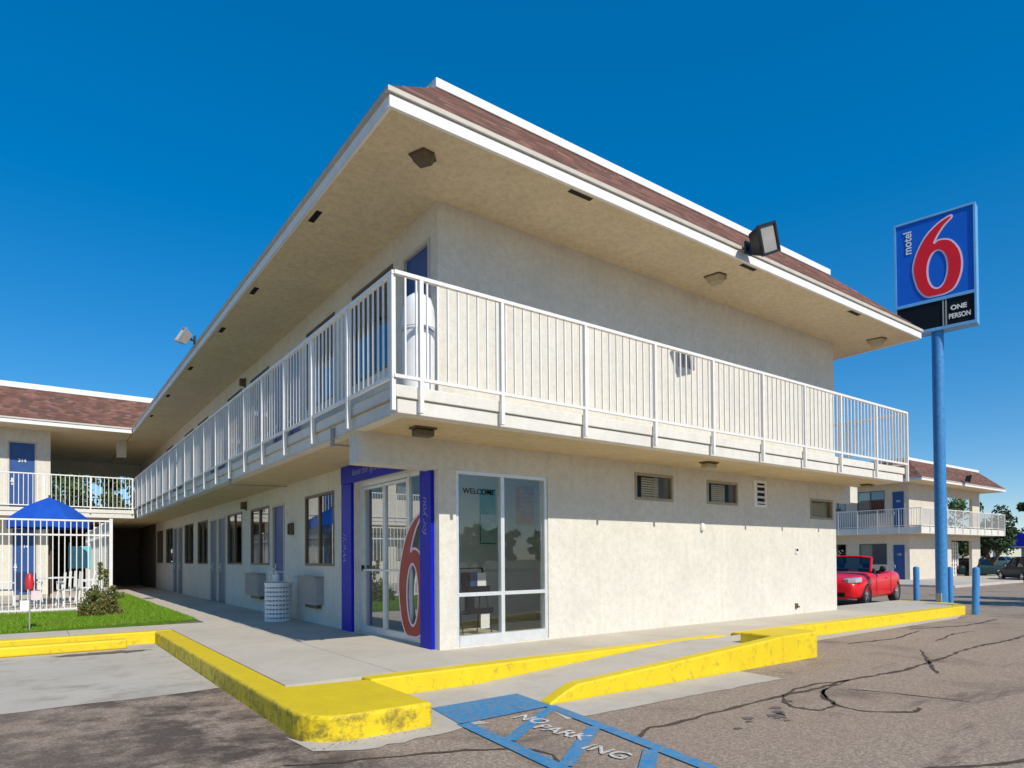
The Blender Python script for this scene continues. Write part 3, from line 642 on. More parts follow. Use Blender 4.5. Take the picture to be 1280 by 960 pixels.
# ---- sealed cracks in the asphalt
def crack(pts,w):
    c=MB(); P=[]
    for a,b in zip(pts[:-1],pts[1:]):
        n=max(1,int((Vector(b)-Vector(a)).length/.12))
        for i in range(n): P.append(Vector(a).lerp(Vector(b),i/n)+Vector((random.uniform(-.012,.012),random.uniform(-.022,.022))))
    P.append(Vector(pts[-1])); L=[];R=[]
    for i,q in enumerate(P):
        d=(P[min(i+1,len(P)-1)]-P[max(i-1,0)]).normalized(); nn=Vector((-d.y,d.x)); ww=w*random.uniform(.25,1.25)*(.4 if i in(0,len(P)-1) else 1)
        L.append(q+nn*ww/2);R.append(q-nn*ww/2)
    for i in range(len(P)-1): c.face([(*R[i],-.1965+.001),(*R[i+1],-.1955),(*L[i+1],-.1955),(*L[i],-.1955)])
    c.build('sealed_crack',M['tar'],road)
def spl(pts,k=5):
    out=[];n=len(pts)
    for i in range(n-1):
        p0,p1,p2,p3=[Vector(pts[max(0,min(n-1,i+d))]) for d in (-1,0,1,2)]
        for j in range(k):
            t=j/k; out.append(tuple(.5*((2*p1)+(-p0+p2)*t+(2*p0-5*p1+4*p2-p3)*t*t+(-p0+3*p1-3*p2+p3)*t**3)))
    return out+[tuple(pts[-1])]
crack([(-.58,-3.92),(-.18,-3.76),(.49,-3.76),(1.76,-3.71),(2.45,-3.74),(3.12,-3.70),(4.25,-3.80),(5.73,-3.69),(7.31,-3.53),(7.8,-3.58),(8.6,-3.60),(10.5,-3.5)],.06)
crack([(6.3,-3.16),(5.2,-3.7),(4.33,-4.14)],.045)
crack(spl([(3.1,-3.72),(2.45,-3.60),(1.8,-3.72),(1.42,-4.02),(1.50,-4.27),(1.82,-4.22),(2.3,-3.86),(3.1,-3.72)]),.04)
crack(spl([(2.5,-3.78),(1.98,-4.05),(1.74,-4.5),(2.06,-4.80),(2.26,-4.76)]),.045)
crack(spl([(2.6,-3.95),(2.79,-4.42),(2.91,-4.97)]),.025)
crack([(.4,-5.5),(.83,-5.74),(1.18,-5.86),(2.2,-6.2)],.05)
crack([(-2.9,-2.9),(-2.16,-3.22),(-1.84,-3.31),(-1.36,-3.55),(-1.28,-3.84),(-1.5,-4.2)],.045)
crack([(6.1,-2.2),(7.4,-2.35),(8.9,-2.1)],.05); crack([(7.5,-2.9),(8.8,-2.7),(9.6,-2.75)],.04); crack([(9.0,-1.9),(10.6,-2.3),(12.5,-2.2)],.06)
random.seed(5)
for cx,cy,r in ((1.0,-4.15,.09),(1.12,-4.08,.05),(1.25,-3.98,.05),(.72,-4.05,.05),(.62,-4.12,.03),(.35,-4.2,.035),(1.6,-3.9,.04),(1.45,-4.12,.03),(.9,-4.3,.03)):
    sheet('oil_spot',[(cx+r*1.5*random.uniform(.35,1.15)*math.cos(t),cy+r*random.uniform(.35,1.15)*math.sin(t)) for t in [i*2*math.pi/26 for i in range(26)]],-.1952,M['oil'],road)
# dark skid / drip stain in front of the wheel stop
sheet('oil_spot',[(-3.35+.75*random.uniform(.6,1.1)*math.cos(t),4.15+.22*random.uniform(.5,1.1)*math.sin(t)) for t in [i*2*math.pi/30 for i in range(30)]],-.1925,M['oil'],road)
# walkways round the right building
w=MB(); w.box(34.5,42.0,6.5,30,-.8,-.42); w.box(42.0,60,6.5,12.5,-.8,-.42); kind(w.build('pavement',M['gutter'],None,.03),'structure')

random.seed(17)
lit=MB()
for i in range(420):
    if random.random()<.55: x=random.uniform(4.7,12.5); y=-1.37-abs(random.gauss(0,.10))
    elif random.random()<.5: x=random.uniform(-2.75,-1.6); y=-2.63-abs(random.gauss(0,.07))
    else: x=-2.62-abs(random.gauss(0,.08)); y=random.uniform(-2.4,4.9)
    a=random.uniform(0,6.28); r=random.uniform(.002,.008); z=-.1915
    lit.face([(x+r*math.cos(a+t)*random.uniform(.5,1.2),y+r*math.sin(a+t)*random.uniform(.5,1.2),z) for t in (0,1.3,2.5,3.8,5.0)])
kind(lit.build('grit',M['grit']),'stuff','fine grit and crumbs gathered along the foot of the yellow kerbs','grit')
# ---- lawn
def inside(x,y):
    if 6.25+max(0,(-1.62-x))*-.0<=y<=11.0 and -14<=x<=-1.62: 
        return y>6.85-(-1.63-x)*.205 if x>-4.7 else True
    return -2.72<=x<=-1.62 and 11<y<=19.8
s=MB(); s.prism([(-1.61,6.86),(-2.2,6.52),(-4.7,6.21),(-14,6.21),(-14,11.04),(-2.72,11.04),(-2.72,19.8),(-1.61,19.8)][::-1],-.3,.012); kind(s.build('lawn_soil',M['soil']),'structure')
gr=MB(); random.seed(11); cnt=0
while cnt<42000:
    if random.random()<.8: x=random.uniform(-5.4,-1.62);y=random.uniform(6.2,11.0)
    else: x=random.uniform(-2.72,-1.62);y=random.uniform(11,19.8)
    if not inside(x,y): continue
    h=random.uniform(.025,.06)*(1 if y<13 else 1.3); a=random.uniform(0,6.28); ww=.006*(1+max(0,y-8)*.12); dx,dy=math.cos(a)*ww,math.sin(a)*ww; lx,ly=random.uniform(-.03,.03),random.uniform(-.03,.03)
    gr.v+=[(x-dx,y-dy,.01),(x+dx,y+dy,.01),(x+lx,y+ly,.01+h)]; n=len(gr.v); gr.f.append((n-3,n-2,n-1)); gr.m.append(0); gr.sm.append(False); cnt+=1
me=bpy.data.meshes.new('grass'); me.from_pydata(gr.v,[],gr.f); me.materials.append(M['grass']); grass=bpy.data.objects.new('grass',me); COL.objects.link(grass)
kind(grass,'stuff','short bright green lawn grass between the concrete walk and the pool fence','grass')

# ================================================================== SIGN, BOLLARDS
D=Vector((-.19,.982,0)).normalized(); sg=thing('roadside_sign','tall blue pole sign with a big red 6 and a black price strip','sign',(14.38,-.43,-.2))
p=MB(); p.tube((0,0,0),(0,0,7.1),.135,n=20); p.tube((0,0,0),(0,0,.03),.2,n=20); p.build('pole',M['poleblue'],sg)
p=MB(); p.box(-.18,-.10,-.05,.07,.22,.42); p.tube((-.13,-.02,0),(-.13,-.02,.22),.02); p.build('junction_box',M['grille'],sg)
nrm=Vector((-D.y,D.x,0)); # towards the viewer side (-X)
if nrm.x>0: nrm=-nrm
R_=-D   # reading direction for that face
TH=.17; W0,W1=-.86,.92
def sp(u,d,z): v=D*u+nrm*d; return (v.x,v.y,z)
def obox(mb,u0,u1,d0,d1,z0,z1):
    mb.prism([sp(u0,d0,0)[:2],sp(u1,d0,0)[:2],sp(u1,d1,0)[:2],sp(u0,d1,0)[:2]],z0,z1); return mb
zb,zt,zm=7.08,10.06,7.86
p=MB(); t=.05
obox(p,W0,W0+t,-TH,TH,zb,zt); obox(p,W1-t,W1,-TH,TH,zb,zt); obox(p,W0+t,W1-t,-TH,TH,zt-t,zt); obox(p,W0+t,W1-t,-TH,TH,zb,zb+t+.03); obox(p,W0+t,W1-t,-TH,TH,zm-.03,zm+.05)
fr=p.build('cabinet_frame',M['signframe'],sg,.006)
p=obox(MB(),W0+t,W1-t,-TH+.03,TH-.03,zm+.05,zt-t); pf=p.build('sign_face',M['signblue'],sg)
p=obox(MB(),W0+t,W1-t,-TH+.03,TH-.03,zb+t+.03,zm-.03); bf=p.build('price_panel',M['black'],sg)
zc=(zm+zt)/2
shape2d(six(1.06,1.94),M['redlight'],'numeral_outline',pf,sp(-.04,TH-.022,zc-.02),R_,(0,0,1),.006,.018)
shape2d(six(1.06,1.94),M['red'],'numeral_six',pf,sp(-.04,TH-.014,zc-.02),R_,(0,0,1),.006,-.022)
text('motel',M['lettering'],'sign_lettering',pf,sp(.60,TH-.02,zc+.55),(0,0,1),D,.26,.004,.004)
text('ONE',M['lettering'],'price_lettering',bf,sp(-.48,TH-.02,7.57),R_,(0,0,1),.16,.004,.006,xs=1.0)
text('PERSON',M['lettering'],'price_lettering',bf,sp(-.50,TH-.02,7.36),R_,(0,0,1),.17,.004,.005,xs=.74)
q=obox(MB(),-.23,-.20,TH-.03,TH-.015,zb+.09,zm-.03); obox(q,-.17,-.14,TH-.03,TH-.015,zb+.09,zm-.03); q.build('divider',M['grille'],bf)
b=thing('bollard','leftmost blue steel bollard, on the car park side of the sign pole','bollard',(15.04,.43,-.22),group='blue bollards round the sign')
q=MB(); q.lathe([(.076,0),(.076,1.05),(.062,1.09),(0.0,1.105)],n=18); q.build('post',M['poleblue'],b)
b2=copy_tree(b); relabel(b2,'rightmost blue steel bollard, leaning slightly, clear of the yellow kerb',(13.44,-1.47,-.2)); b2.rotation_euler=(.02,.03,0)
b3=copy_tree(b); relabel(b3,'blue bollard close behind the right side of the sign pole',(16.63,.20,-.25))

# ================================================================== LAMPS & FIXTURES
def pent_lamp(x,y,z,label,m,s=1,rz=0):
    t=thing('ceiling_light',label,'light',(x,y,z),rz,'ceiling lights of the motel')
    q=MB(); q.prism([(-.17*s,-.12*s),(.0,-.19*s),(.17*s,-.12*s),(.14*s,.15*s),(-.14*s,.15*s)],-.02,0); q.build('backplate',M['bronzelamp'],t)
    q=MB(); lo=[(-.10*s,-.08*s),(.0,-.13*s),(.10*s,-.08*s),(.09*s,.10*s),(-.09*s,.10*s)]; hi=[(-.15*s,-.11*s),(.0,-.17*s),(.15*s,-.11*s),(.125*s,.135*s),(-.125*s,.135*s)]
    for i in range(5):
        j=(i+1)%5; q.face([(*hi[i],-.02),(*hi[j],-.02),(*lo[j],-.105*s),(*lo[i],-.105*s)])
    q.face([(*a,-.105*s) for a in lo]); q.build('diffuser',m,t)
    return t
pent_lamp(-.61,-.73,ZC,'dark bronze ceiling light under the roof corner nearest the camera',M['bronzelamp'],.82,.5)
pent_lamp(4.96,-.65,ZC,'tan ceiling light under the street eave beside the black floodlight',M['tanlamp'],1.0,.3)
pent_lamp(10.55,-.67,ZC,'tan ceiling light under the far right corner of the eave',M['tanlamp'],1.1,.3)
def box_lamp(x,y,z,label,m):
    t=thing('ceiling_light',label,'light',(x,y,z),0,'ceiling lights of the motel')
    q=MB(); q.box(-.14,.14,-.09,.09,-.025,0); q.build('backplate',M['bronzelamp'],t)
    q=MB(); q.prism([(-.12,-.075),(.12,-.075),(.12,.075),(-.12,.075)],-.11,-.025); q.build('diffuser',m,t,.02)
box_lamp(-.55,-.59,ZS,'dark box light under the balcony corner above the lobby door',M['bronzelamp'])
box_lamp(4.68,-.69,ZS,'tan box light under the middle of the street balcony',M['tanlamp'])
box_lamp(10.4,-.5,ZS,'tan box light under the far right end of the street balcony',M['tanlamp'])
for z,y,l in ((5.60,9.58,'small dark wall lamp on the upper floor of the courtyard side'),(2.53,9.5,'small dark wall lamp on the ground floor between two windows')):
    t=thing('wall_lamp',l,'light',(0,y,z)); q=MB(); q.box(-.03,-.001,-.05,.05,-.12,.10); q.build('backplate',M['bronzelamp'],t); q=MB(); q.box(-.14,-.03,-.06,.06,-.10,.08); q.build('lamp_shade',M['bronzelamp'],t,.015)
t=thing('key_box','small dark metal box on the wall between the open door and first window','box',(0,5.93,1.81)); q=MB(); q.box(-.08,-.001,-.09,.09,-.12,.12); q.build('body',M['bronzelamp'],t,.01); q=MB(); q.box(-.088,-.081,-.07,.07,-.10,.10); q.build('lid',M['black'],t)
t=tag(MB().lathe([(0,-.075),(.04,-.06),(.05,0),(.04,.06),(0,.075)],(5.36,-.02,1.72),14).build('wall_sensor',M['white']),'small white oval fixture on the sunlit street wall','sensor')
def floodlight(name,label,loc,aim,mlens,mbody,s=1,roll=0):
    f=Vector(aim).normalized(); r=f.cross(Vector((0,0,1))).normalized(); u=r.cross(f); r,u=r*math.cos(roll)+u*math.sin(roll),u*math.cos(roll)-r*math.sin(roll)
    t=thing(name,label,'floodlight',loc)
    def P(a,b,c): return tuple(r*a*s+u*b*s+f*c*s)
    def ob(mb,a0,a1,b0,b1,c0,c1,tap=1):
        v=[P(a,b,c) for c,k in ((c0,tap),(c1,1)) for a,b in ((a0*k,b0*k),(a1*k,b0*k),(a1*k,b1*k),(a0*k,b1*k))]
        for q in ((0,3,2,1),(4,5,6,7),(0,1,5,4),(1,2,6,5),(2,3,7,6),(3,0,4,7)): mb.face([v[i] for i in q])
        return mb
    h=ob(MB(),-.20,.20,-.22,.22,-.16,.06,.72); h.build('housing',mbody,t,.01)
    h=MB(); 
    for a0,a1,b0,b1 in ((-.21,.21,.19,.23),(-.21,.21,-.23,-.19),(-.21,-.17,-.19,.19),(.17,.21,-.19,.19)): ob(h,a0,a1,b0,b1,.062,.10)
    h.build('lens_frame',mbody,t)
    ob(MB(),-.17,.17,-.19,.19,.064,.075).build('lens',mlens,t)
    return t
M['lens']=plain('floodlight_lens',(.33,.31,.27),.25,0,.1,6)
M['lens_white']=plain('white_floodlight_lens',(.72,.70,.66),.3,0,.05,6)
M['flood']=plain('black_metal_housing',(.022,.022,.024),.4,.3,.15,8)
t=floodlight('floodlight','big black box floodlight bolted to the street eave','' or (4.78,-1.68,6.04),(-.10,-.95,-.12),M['lens'],M['flood'],.98,-.42)
q=MB(); q.tube((0,.30,-.02),(0,.0,-.02),.03); q.box(-.08,.08,.27,.30,-.12,.08); q.build('bracket',M['flood'],t)
t=floodlight('floodlight','pale floodlight tilted up on the courtyard eave','' or (-1.58,8.55,6.16),(-.85,-.15,.45),M['lens_white'],M['grille'],.8,.3)
q=MB(); q.tube((.25,.0,-.05),(.0,.0,-.02),.025); q.box(.22,.25,-.08,.08,-.12,.05); q.build('bracket',M['flood'],t)
t=floodlight('floodlight','small black floodlight on the eave of the distant right block','' or (CX+5.2,CY-1.6,6.3),(.4,-.8,-.2),M['lens'],M['flood'],1.1)

# ================================================================== WALK OBJECTS
for y0,y1,l in ((4.20,5.18,'grey through-wall air conditioner below the first courtyard window'),(7.85,9.0,'grey through-wall air conditioner half hidden behind the trash can')):
    t=thing('air_conditioner',l,'air conditioner',(0,(y0+y1)/2,.36),group='wall air conditioners'); hw=(y1-y0)/2
    q=MB(); q.box(-.16,-.001,-hw,hw,.0,.50); q.build('casing',M['grille'],t,.01)
    q=MB()
    for i in range(11): q.box(-.175,-.161,-hw+.04,hw-.04,.04+i*.04,.06+i*.04)
    q.build('front_grille',M['grille'],t)
    q=MB(); q.box(-.2,-.001,-hw-.03,hw+.03,.503,.52); q.build('drip_hood',M['grille'],t)
    q=MB(); q.box(-.09,-.02,-hw+.1,hw-.25,-.07,-.002); q.build('drain_tray',M['bronzelamp'],t)
t=thing('trash_can','white slatted round trash can standing by the courtyard wall','trash can',(-.40,5.55,0))
q=MB(); q.lathe([(0,.02),(.215,.02),(.225,.70),(0,.70)],n=28); q.build('liner',M['grille'],t)
q=MB()
for i in range(24):
    a=i*2*math.pi/24; x,y=.242*math.cos(a),.242*math.sin(a); q.tube((x,y,.02),(x,y,.71),.011,n=6)
for i in range(9):
    z=.03+i*.083; q.lathe([(.236,z-.026),(.256,z-.026),(.256,z+.026),(.236,z+.026)],n=28,smooth=False)
q.build('slatted_body',M['white'],t)
q=MB(); q.lathe([(.20,.705),(.262,.70),(.262,.745),(.20,.75)],n=28); q.build('rim',M['white'],t)
t=thing('cleaning_caddy','white wire caddy with a bottle on top of the slatted trash can','caddy',(-.40,5.55,.75))
q=MB()
for a,b in (((-.14,-.1),(.14,-.1)),((.14,-.1),(.14,.1)),((.14,.1),(-.14,.1)),((-.14,.1),(-.14,-.1))):
    for z in (.01,.20): q.tube((*a,z),(*b,z),.008,n=6)
    q.tube((*a,.01),(*a,.20),.008,n=6)
q.build('wire_frame',M['white'],t); q=MB(); q.lathe([(0,.015),(.06,.015),(.06,.14),(.025,.18),(.025,.23),(0,.23)],(-.05,-.02,0),14); q.build('bottle',M['white'],t)
t=thing('waste_bin','tall white domed bin standing at the balcony corner behind the rail','bin',(-.62,-.62,ZF))
q=MB(); q.lathe([(0,0),(.185,0),(.19,.80),(.19,.84)],n=26); q.build('body',M['white'],t)
q=MB(); q.lathe([(.192,.845),(.194,.93),(.185,1.08),(.15,1.20),(.08,1.255),(0,1.265)],n=26); q.build('domed_lid',M['white'],t)
q=MB(); q.lathe([(.185,.80),(.193,.80),(.193,.82),(.185,.82)],n=26,smooth=False); q.build('band',M['grille'],t)
st=thing('wheel_stop','yellow concrete wheel stop in the left parking bay','wheel stop',(-4.2,4.62,-.196))
q=MB(); q.prism([(-1.5,-.09),(1.15,-.09),(1.15,.09),(-1.5,.09)],0,.15); q.build('block',M['yellow'],st,.03,3)
# lobby contents
t=thing('brochure_rack','black wire brochure rack with leaflets behind the shop window','rack',(1.25,1.15,.014))
q=MB()
for x in (-.26,.26):
    q.tube((x,-.14,0),(x,.12,1.02),.012,n=6); q.tube((x,.28,0),(x,.12,1.02),.010,n=6)
for k in (.12,.33,.36,.66,.69,1.02): y=-.14+.26*k/1.02; q.tube((-.26,y,k),(.26,y,k),.010,n=6)
for k in (.36,.69): 
    y=-.14+.26*k/1.02; q.box(-.25,.25,y-.14,y,k-.03,k-.02); q.box(-.25,.25,y-.15,y-.14,k-.03,k+.06)
q.build('wire_frame',M['black'],t)
random.seed(4)
for x,z,m in ((-.15,.70,'black'),(.0,.70,'navy'),(.14,.69,'paper'),(-.13,.37,'black'),(.1,.10,'paper')):
    y=-.14+.26*z/1.02-.05; q=MB(); q.prism([(x-.07,y-.02),(x+.09,y-.02),(x+.09,y+.012),(x-.07,y+.012)],z,z+.26); q.build('leaflets',M[m],t)
M['post_green']=plain('green_poster',(.02,.38,.26),.4,0,.3,5); M['post_pale']=plain('pale_poster',(.55,.75,.78),.4,0,.3,7); M['post_orange']=plain('orange_poster',(.85,.38,.04),.4,0,.2,5)
t=tag(MB().box(2.54,2.90,2.87,2.895,1.46,2.5).build('poster',[M['post_green']]),'green and pale blue poster on the lobby back wall','poster'); q=MB(); q.box(2.55,2.89,2.864,2.869,1.48,2.02); q.build('picture',M['post_pale'],t)
t=tag(MB().box(3.39,3.82,2.87,2.895,1.85,2.6).build('poster',[M['post_orange']]),'tall orange poster on the lobby back wall','poster'); q=MB()
for i in range(6): q.box(3.46,3.75,2.864,2.869,2.48-i*.08,2.51-i*.08)
q.build('print',M['paper'],t)

# ================================================================== POOL YARD
ft=thing('pool_fence','white picket pool fence turning the corner beside the lawn','fence',(-2.74,11.02,.0))
def fence_panel(a,b,name,lab=None):
    A=Vector((*a,0));B=Vector((*b,0));L=(B-A).length;d=(B-A)/L;n=Vector((-d.y,d.x,0)); r=MB()
    for z in (.06,1.78,2.12):
        q=[A+n*.018,B+n*.018,B-n*.018,A-n*.018]; r.prism([(p.x,p.y) for p in q],z,z+.04)
    k=round(L/.115)
    for i in range(1,k):
        p=A+d*(L*i/k); h=.010; r.box(p.x-h,p.x+h,p.y-h,p.y+h,.02,2.12)
    o=r.build(name,M['rail'],ft)
    if lab:o['label']=lab
fence_panel((0,0),(-11,0),'fence_panel'); fence_panel((0,0),(0,9.2),'fence_panel')
for x,y in ((0,0),(-2.4,0),(-4.8,0),(0,2.4),(0,4.8),(0,7.2)):
    q=MB(); q.box(x-.035,x+.035,y-.035,y+.035,0,2.2); q.build('fence_post',M['rail'],ft)
um=thing('umbrella','open royal blue patio umbrella over the pool table','umbrella',(-3.9,14.2,.02))
q=MB(); NR=8; Rr=.98
rim=[(Rr*math.cos(2*math.pi*(i+.5)/NR),Rr*math.sin(2*math.pi*(i+.5)/NR),2.28) for i in range(NR)]
mid=[(x*.55,y*.55,2.63) for x,y,z in rim]; top=(0,0,2.90)
for i in range(NR):
    j=(i+1)%NR; sag=tuple((Vector(rim[i])+Vector(rim[j]))/2+Vector((0,0,.03)))
    q.face([mid[i],mid[j],top]); q.face([rim[i],sag,mid[i]]); q.face([sag,rim[j],mid[j]]); q.face([mid[i],sag,mid[j]])
    q.face([rim[i],sag,(sag[0],sag[1],2.07),(rim[i][0],rim[i][1],2.04)]); q.face([sag,rim[j],(rim[j][0],rim[j][1],2.04),(sag[0],sag[1],2.07)])
q.build('canopy',M['canvas'],um); q=MB(); q.tube((0,0,0),(0,0,2.95),.025); q.build('pole',M['bark'],um)
q=MB()
for r_ in rim: q.tube((0,0,2.75),(r_[0]*.97,r_[1]*.97,2.26),.010,n=5)
q.build('ribs',M['white'],um)
tb=thing('patio_table','round white patio table under the blue umbrella','table',(-3.9,14.2,.02))
q=MB(); q.lathe([(.03,.70),(.56,.70),(.58,.715),(.56,.735),(.03,.735)],n=32); q.build('tabletop',M['white'],tb)
for i in range(4):
    a=math.pi/4+i*math.pi/2; q=MB(); q.tube((.38*math.cos(a),.38*math.sin(a),.7),(.46*math.cos(a),.46*math.sin(a),0),.022); q.build('leg',M['white'],tb)
def patio_chair(label,loc,rz,m,parts=None):
    if parts is None:
        t=thing('patio_chair',label,'chair',loc,rz,'patio chairs round the pool table')
        q=MB(); q.box(-.24,.24,-.22,.24,.40,.43); q.build('seat',M[m],t,.01)
        q=MB(); n=9
        for i in range(n):
            a0,a1=[-.95+1.9*(i+k)/n for k in (0,1)]
            P=lambda a,z,r=.27:(r*math.sin(a),.02-r*math.cos(a)-(z-.43)*.15,z)
            if i%2==0 or m=='navy': q.face([P(a0,.45),P(a1,.45),P(a1,.86+.05*math.cos(a1*1.5)),P(a0,.86+.05*math.cos(a0*1.5))])
        o=q.build('backrest',M[m],t); s=o.modifiers.new('th','SOLIDIFY'); s.thickness=.018
        for x,y in ((-.22,-.2),(.22,-.2),(-.22,.22),(.22,.22)):
            q=MB(); q.tube((x,y,.41),(x*1.15,y*1.2,0),.02,n=8); q.build('leg',M['white'],t)
        for sx in (-1,1):
            q=MB(); q.box(sx*.25-.02,sx*.25+.02,-.22,.2,.62,.645); q.tube((sx*.25,.18,.43),(sx*.25,.18,.62),.016,n=6); q.build('armrest',M['white'],t)
        return t
patio_chair('navy blue curved patio chair with its back to the fence',(-4.35,13.3,.02),-.25,'navy')
patio_chair('white plastic patio chair in front of the table, nearest the fence',(-3.45,13.25,.02),.3,'white')
patio_chair('white plastic patio chair on the far right of the table',(-3.0,14.6,.02),1.7,'white')
patio_chair('navy blue patio chair at the far left behind the table',(-4.9,14.4,.02),-1.6,'navy')
t=thing('notice_board','turquoise notice board on two white posts behind the pool fence','board',(-3.12,15.6,.02))
q=MB(); q.prism([(-.30,-.015),(.26,-.015),(.26,.015),(-.30,.015)],.95,1.60); q.build('panel',M['turq'],t)
for x in (-.26,.22): q=MB(); q.tube((x,.03,0),(x,.03,1.7),.022); q.build('post',M['white'],t)
t=thing('lawn_stake','thin metal stake with a red marker and pale plates in the lawn','marker',(-4.3,6.42,.01))
q=MB(); q.tube((0,0,-.1),(.0,0,.9),.012,n=8); q.build('stake',M['grille'],t)
q=MB(); q.lathe([(0,.70),(.055,.71),(.065,.80),(.05,.93),(.02,.98),(0,.985)],n=14); q.build('marker_cap',M['markred'],t)
q=MB(); q.prism([(.02,-.01),(.14,-.01),(.14,.008),(.02,.008)],.52,.68); q.build('plate',M['pink'],t)
q=MB(); q.prism([(-.13,-.01),(-.01,-.01),(-.01,.008),(-.13,.008)],.36,.52); q.build('plate',M['white'],t)

# ================================================================== PLANTS
def leaves(mb,clumps,n,size,rng,flat=.0):
    for _ in range(n):
        c,r=rng.choice(clumps); d=Vector((rng.gauss(0,1),rng.gauss(0,1),rng.gauss(0,1))).normalized()*r*(rng.random()**.45); p=Vector(c)+d
        a=Vector((rng.gauss(0,1),rng.gauss(0,1),rng.gauss(0,.6))).normalized(); b=a.orthogonal().normalized(); b=(Matrix.Rotation(rng.uniform(0,6.28),3,a)@b); s=size*rng.uniform(.6,1.3)
        c2=a.cross(b); mb.face([p-b*s,p+c2*s*.45,p+b*s,p-c2*s*.45])
def tree(name,label,loc,h,cr,seed,leafm,n=2600,size=.11,group=None,trunk=.35,extra=None):
    rng=random.Random(seed); t=thing(name,label,'tree',loc,0,group)
    q=MB(); q.tube((0,0,-.2),(.05,.03,h*trunk),h*.030,h*.022,8); tips=[]
    for i in range(7):
        a=i*2.4+rng.random(); e=rng.uniform(.5,1.1); L=h*rng.uniform(.25,.42); b=Vector((.05,.03,h*trunk*rng.uniform(.75,1.0))); d=Vector((math.cos(a)*math.cos(e),math.sin(a)*math.cos(e),math.sin(e)))
        m=b+d*L*.55; q.tube(b,m,h*.013,h*.009,6); 
        for s in (-.45,.0,.45):
            d2=(Matrix.Rotation(s,3,'Z')@d+Vector((0,0,rng.uniform(-.1,.35)))).normalized(); e2=m+d2*L*.6; q.tube(m,e2,h*.008,h*.003,5); tips.append(e2)
    if extra:
        e0,e1=[Vector(e)-Vector(loc) for e in extra]; q.tube((.05,.03,h*trunk*.9),e0,h*.010,h*.007,6); q.tube(e0,e1,h*.007,.008,5)
    q.build('trunk',M['bark'],t)
    cl=([(tuple(e0.lerp(e1,.35)),.28),(tuple(e0.lerp(e1,.7)),.22),(tuple(e0.lerp(e1,.9)),.13),(tuple(e1),.12)]*2 if extra else [])+[(x,h*rng.uniform(.07,.13)) for x in tips]+[((cr*rng.uniform(-.8,.8),cr*rng.uniform(-.8,.8),h*rng.uniform(.42,.93)),h*rng.uniform(.06,.13)) for _ in range(14)]
    q=MB(); leaves(q,cl,n,size,rng); q.build('crown',M[leafm],t); return t
tg='trees standing behind the distant motel block'
tree('broadleaf_tree','loose pale green tree seen through the upper breezeway of the distant block',(66.5,18.2,-.55),7.4,2.5,21,'leaf',4200,.17,tg,.12)
tree('broadleaf_tree','dark green tree just right of the distant block',(70.0,16.0,-.55),7.0,2.2,22,'leaf_dark',4200,.17,tg,.12)

def hedge_tree(*a,**k): return tree(*a,**k)
far=tree('broadleaf_tree','low dark tree on the skyline above the blue canopy',(152,36,-.55),7.5,3.2,23,'leaf_dark',1500,.32,'skyline trees at the right edge')
for k,(x,y,s) in enumerate(((158,32,1.0),(150,44,1.1),(165,28,1.1),(148,47.5,.9))):
    c=copy_tree(far); c.location=(x,y,-.55); c.scale=(s,s,s); c.rotation_euler=(0,0,k*1.3)
pt=tree('broadleaf_tree','bright green tree glimpsed through the open passage at the courtyard corner',(-2.2,38.0,-.2),8.2,2.6,24,'leaf',6500,.16,'trees behind the courtyard passage',.14)
for k,(x,y,s) in enumerate(((-5.6,39,1.0),(1.6,38.5,.95),(-3.9,42,1.1))):
    c=copy_tree(pt); c.location=(x,y,-.2); c.rotation_euler=(0,0,k+1.0)
pb=tree('broadleaf_tree','leafy street tree at the right edge whose branch tip enters the picture',(24.4,-4.3,-.42),6.0,2.3,25,'leaf_dark',9000,.10,extra=((24.9,-2.4,2.6),(25.6,1.05,2.95)))
tree('broadleaf_tree','street tree off to the right whose shade falls across the car park',(20.2,-4.7,-.35),5.6,2.1,28,'leaf_dark',8000,.10)
rt=tree('broadleaf_tree','dark tree across the street behind the camera, mirrored in the shop window',(45,-70,-.55),5.6,3.6,26,'leaf_dark',1900,.34,'trees across the street',.10)
for k in range(16):
    c=copy_tree(rt); s=.8+.35*random.random(); c.location=(12+k*4.6+random.uniform(-2,2),-71+random.uniform(-5,5),-.4); c.scale=(s*1.15,s,s); c.rotation_euler=(0,0,k*2.1)
sh=thing('shrub','reddish green leafy shrub at the corner of the pool fence','shrub',(-3.1,9.15,.0))
rng=random.Random(9); q=MB(); cl=[]
for i in range(26):
    a=rng.uniform(0,6.28); rr=rng.uniform(.08,.46); hgt=rng.uniform(.22,.72)*(1-.45*(rr/.46)**2); e=(rr*math.cos(a),rr*.7*math.sin(a),hgt); q.tube((e[0]*.3,e[1]*.3,0),e,.009,.004,5); cl.append((e,rng.uniform(.07,.13))); cl.append(((e[0]*.9,e[1]*.9,hgt*.5),.13)); cl.append(((e[0],e[1],.10),.10))
for i in range(2):
    e=(.02+.1*i,.05,1.12-.15*i); q.tube((0,0,0),e,.008,.003,5); cl+= [((e[0],e[1],e[2]-.1*j),.05) for j in range(4)]
q.build('stems',M['bark'],sh); q=MB(); leaves(q,cl,4200,.036,rng); q.build('foliage',M['leaf_bush'],sh)

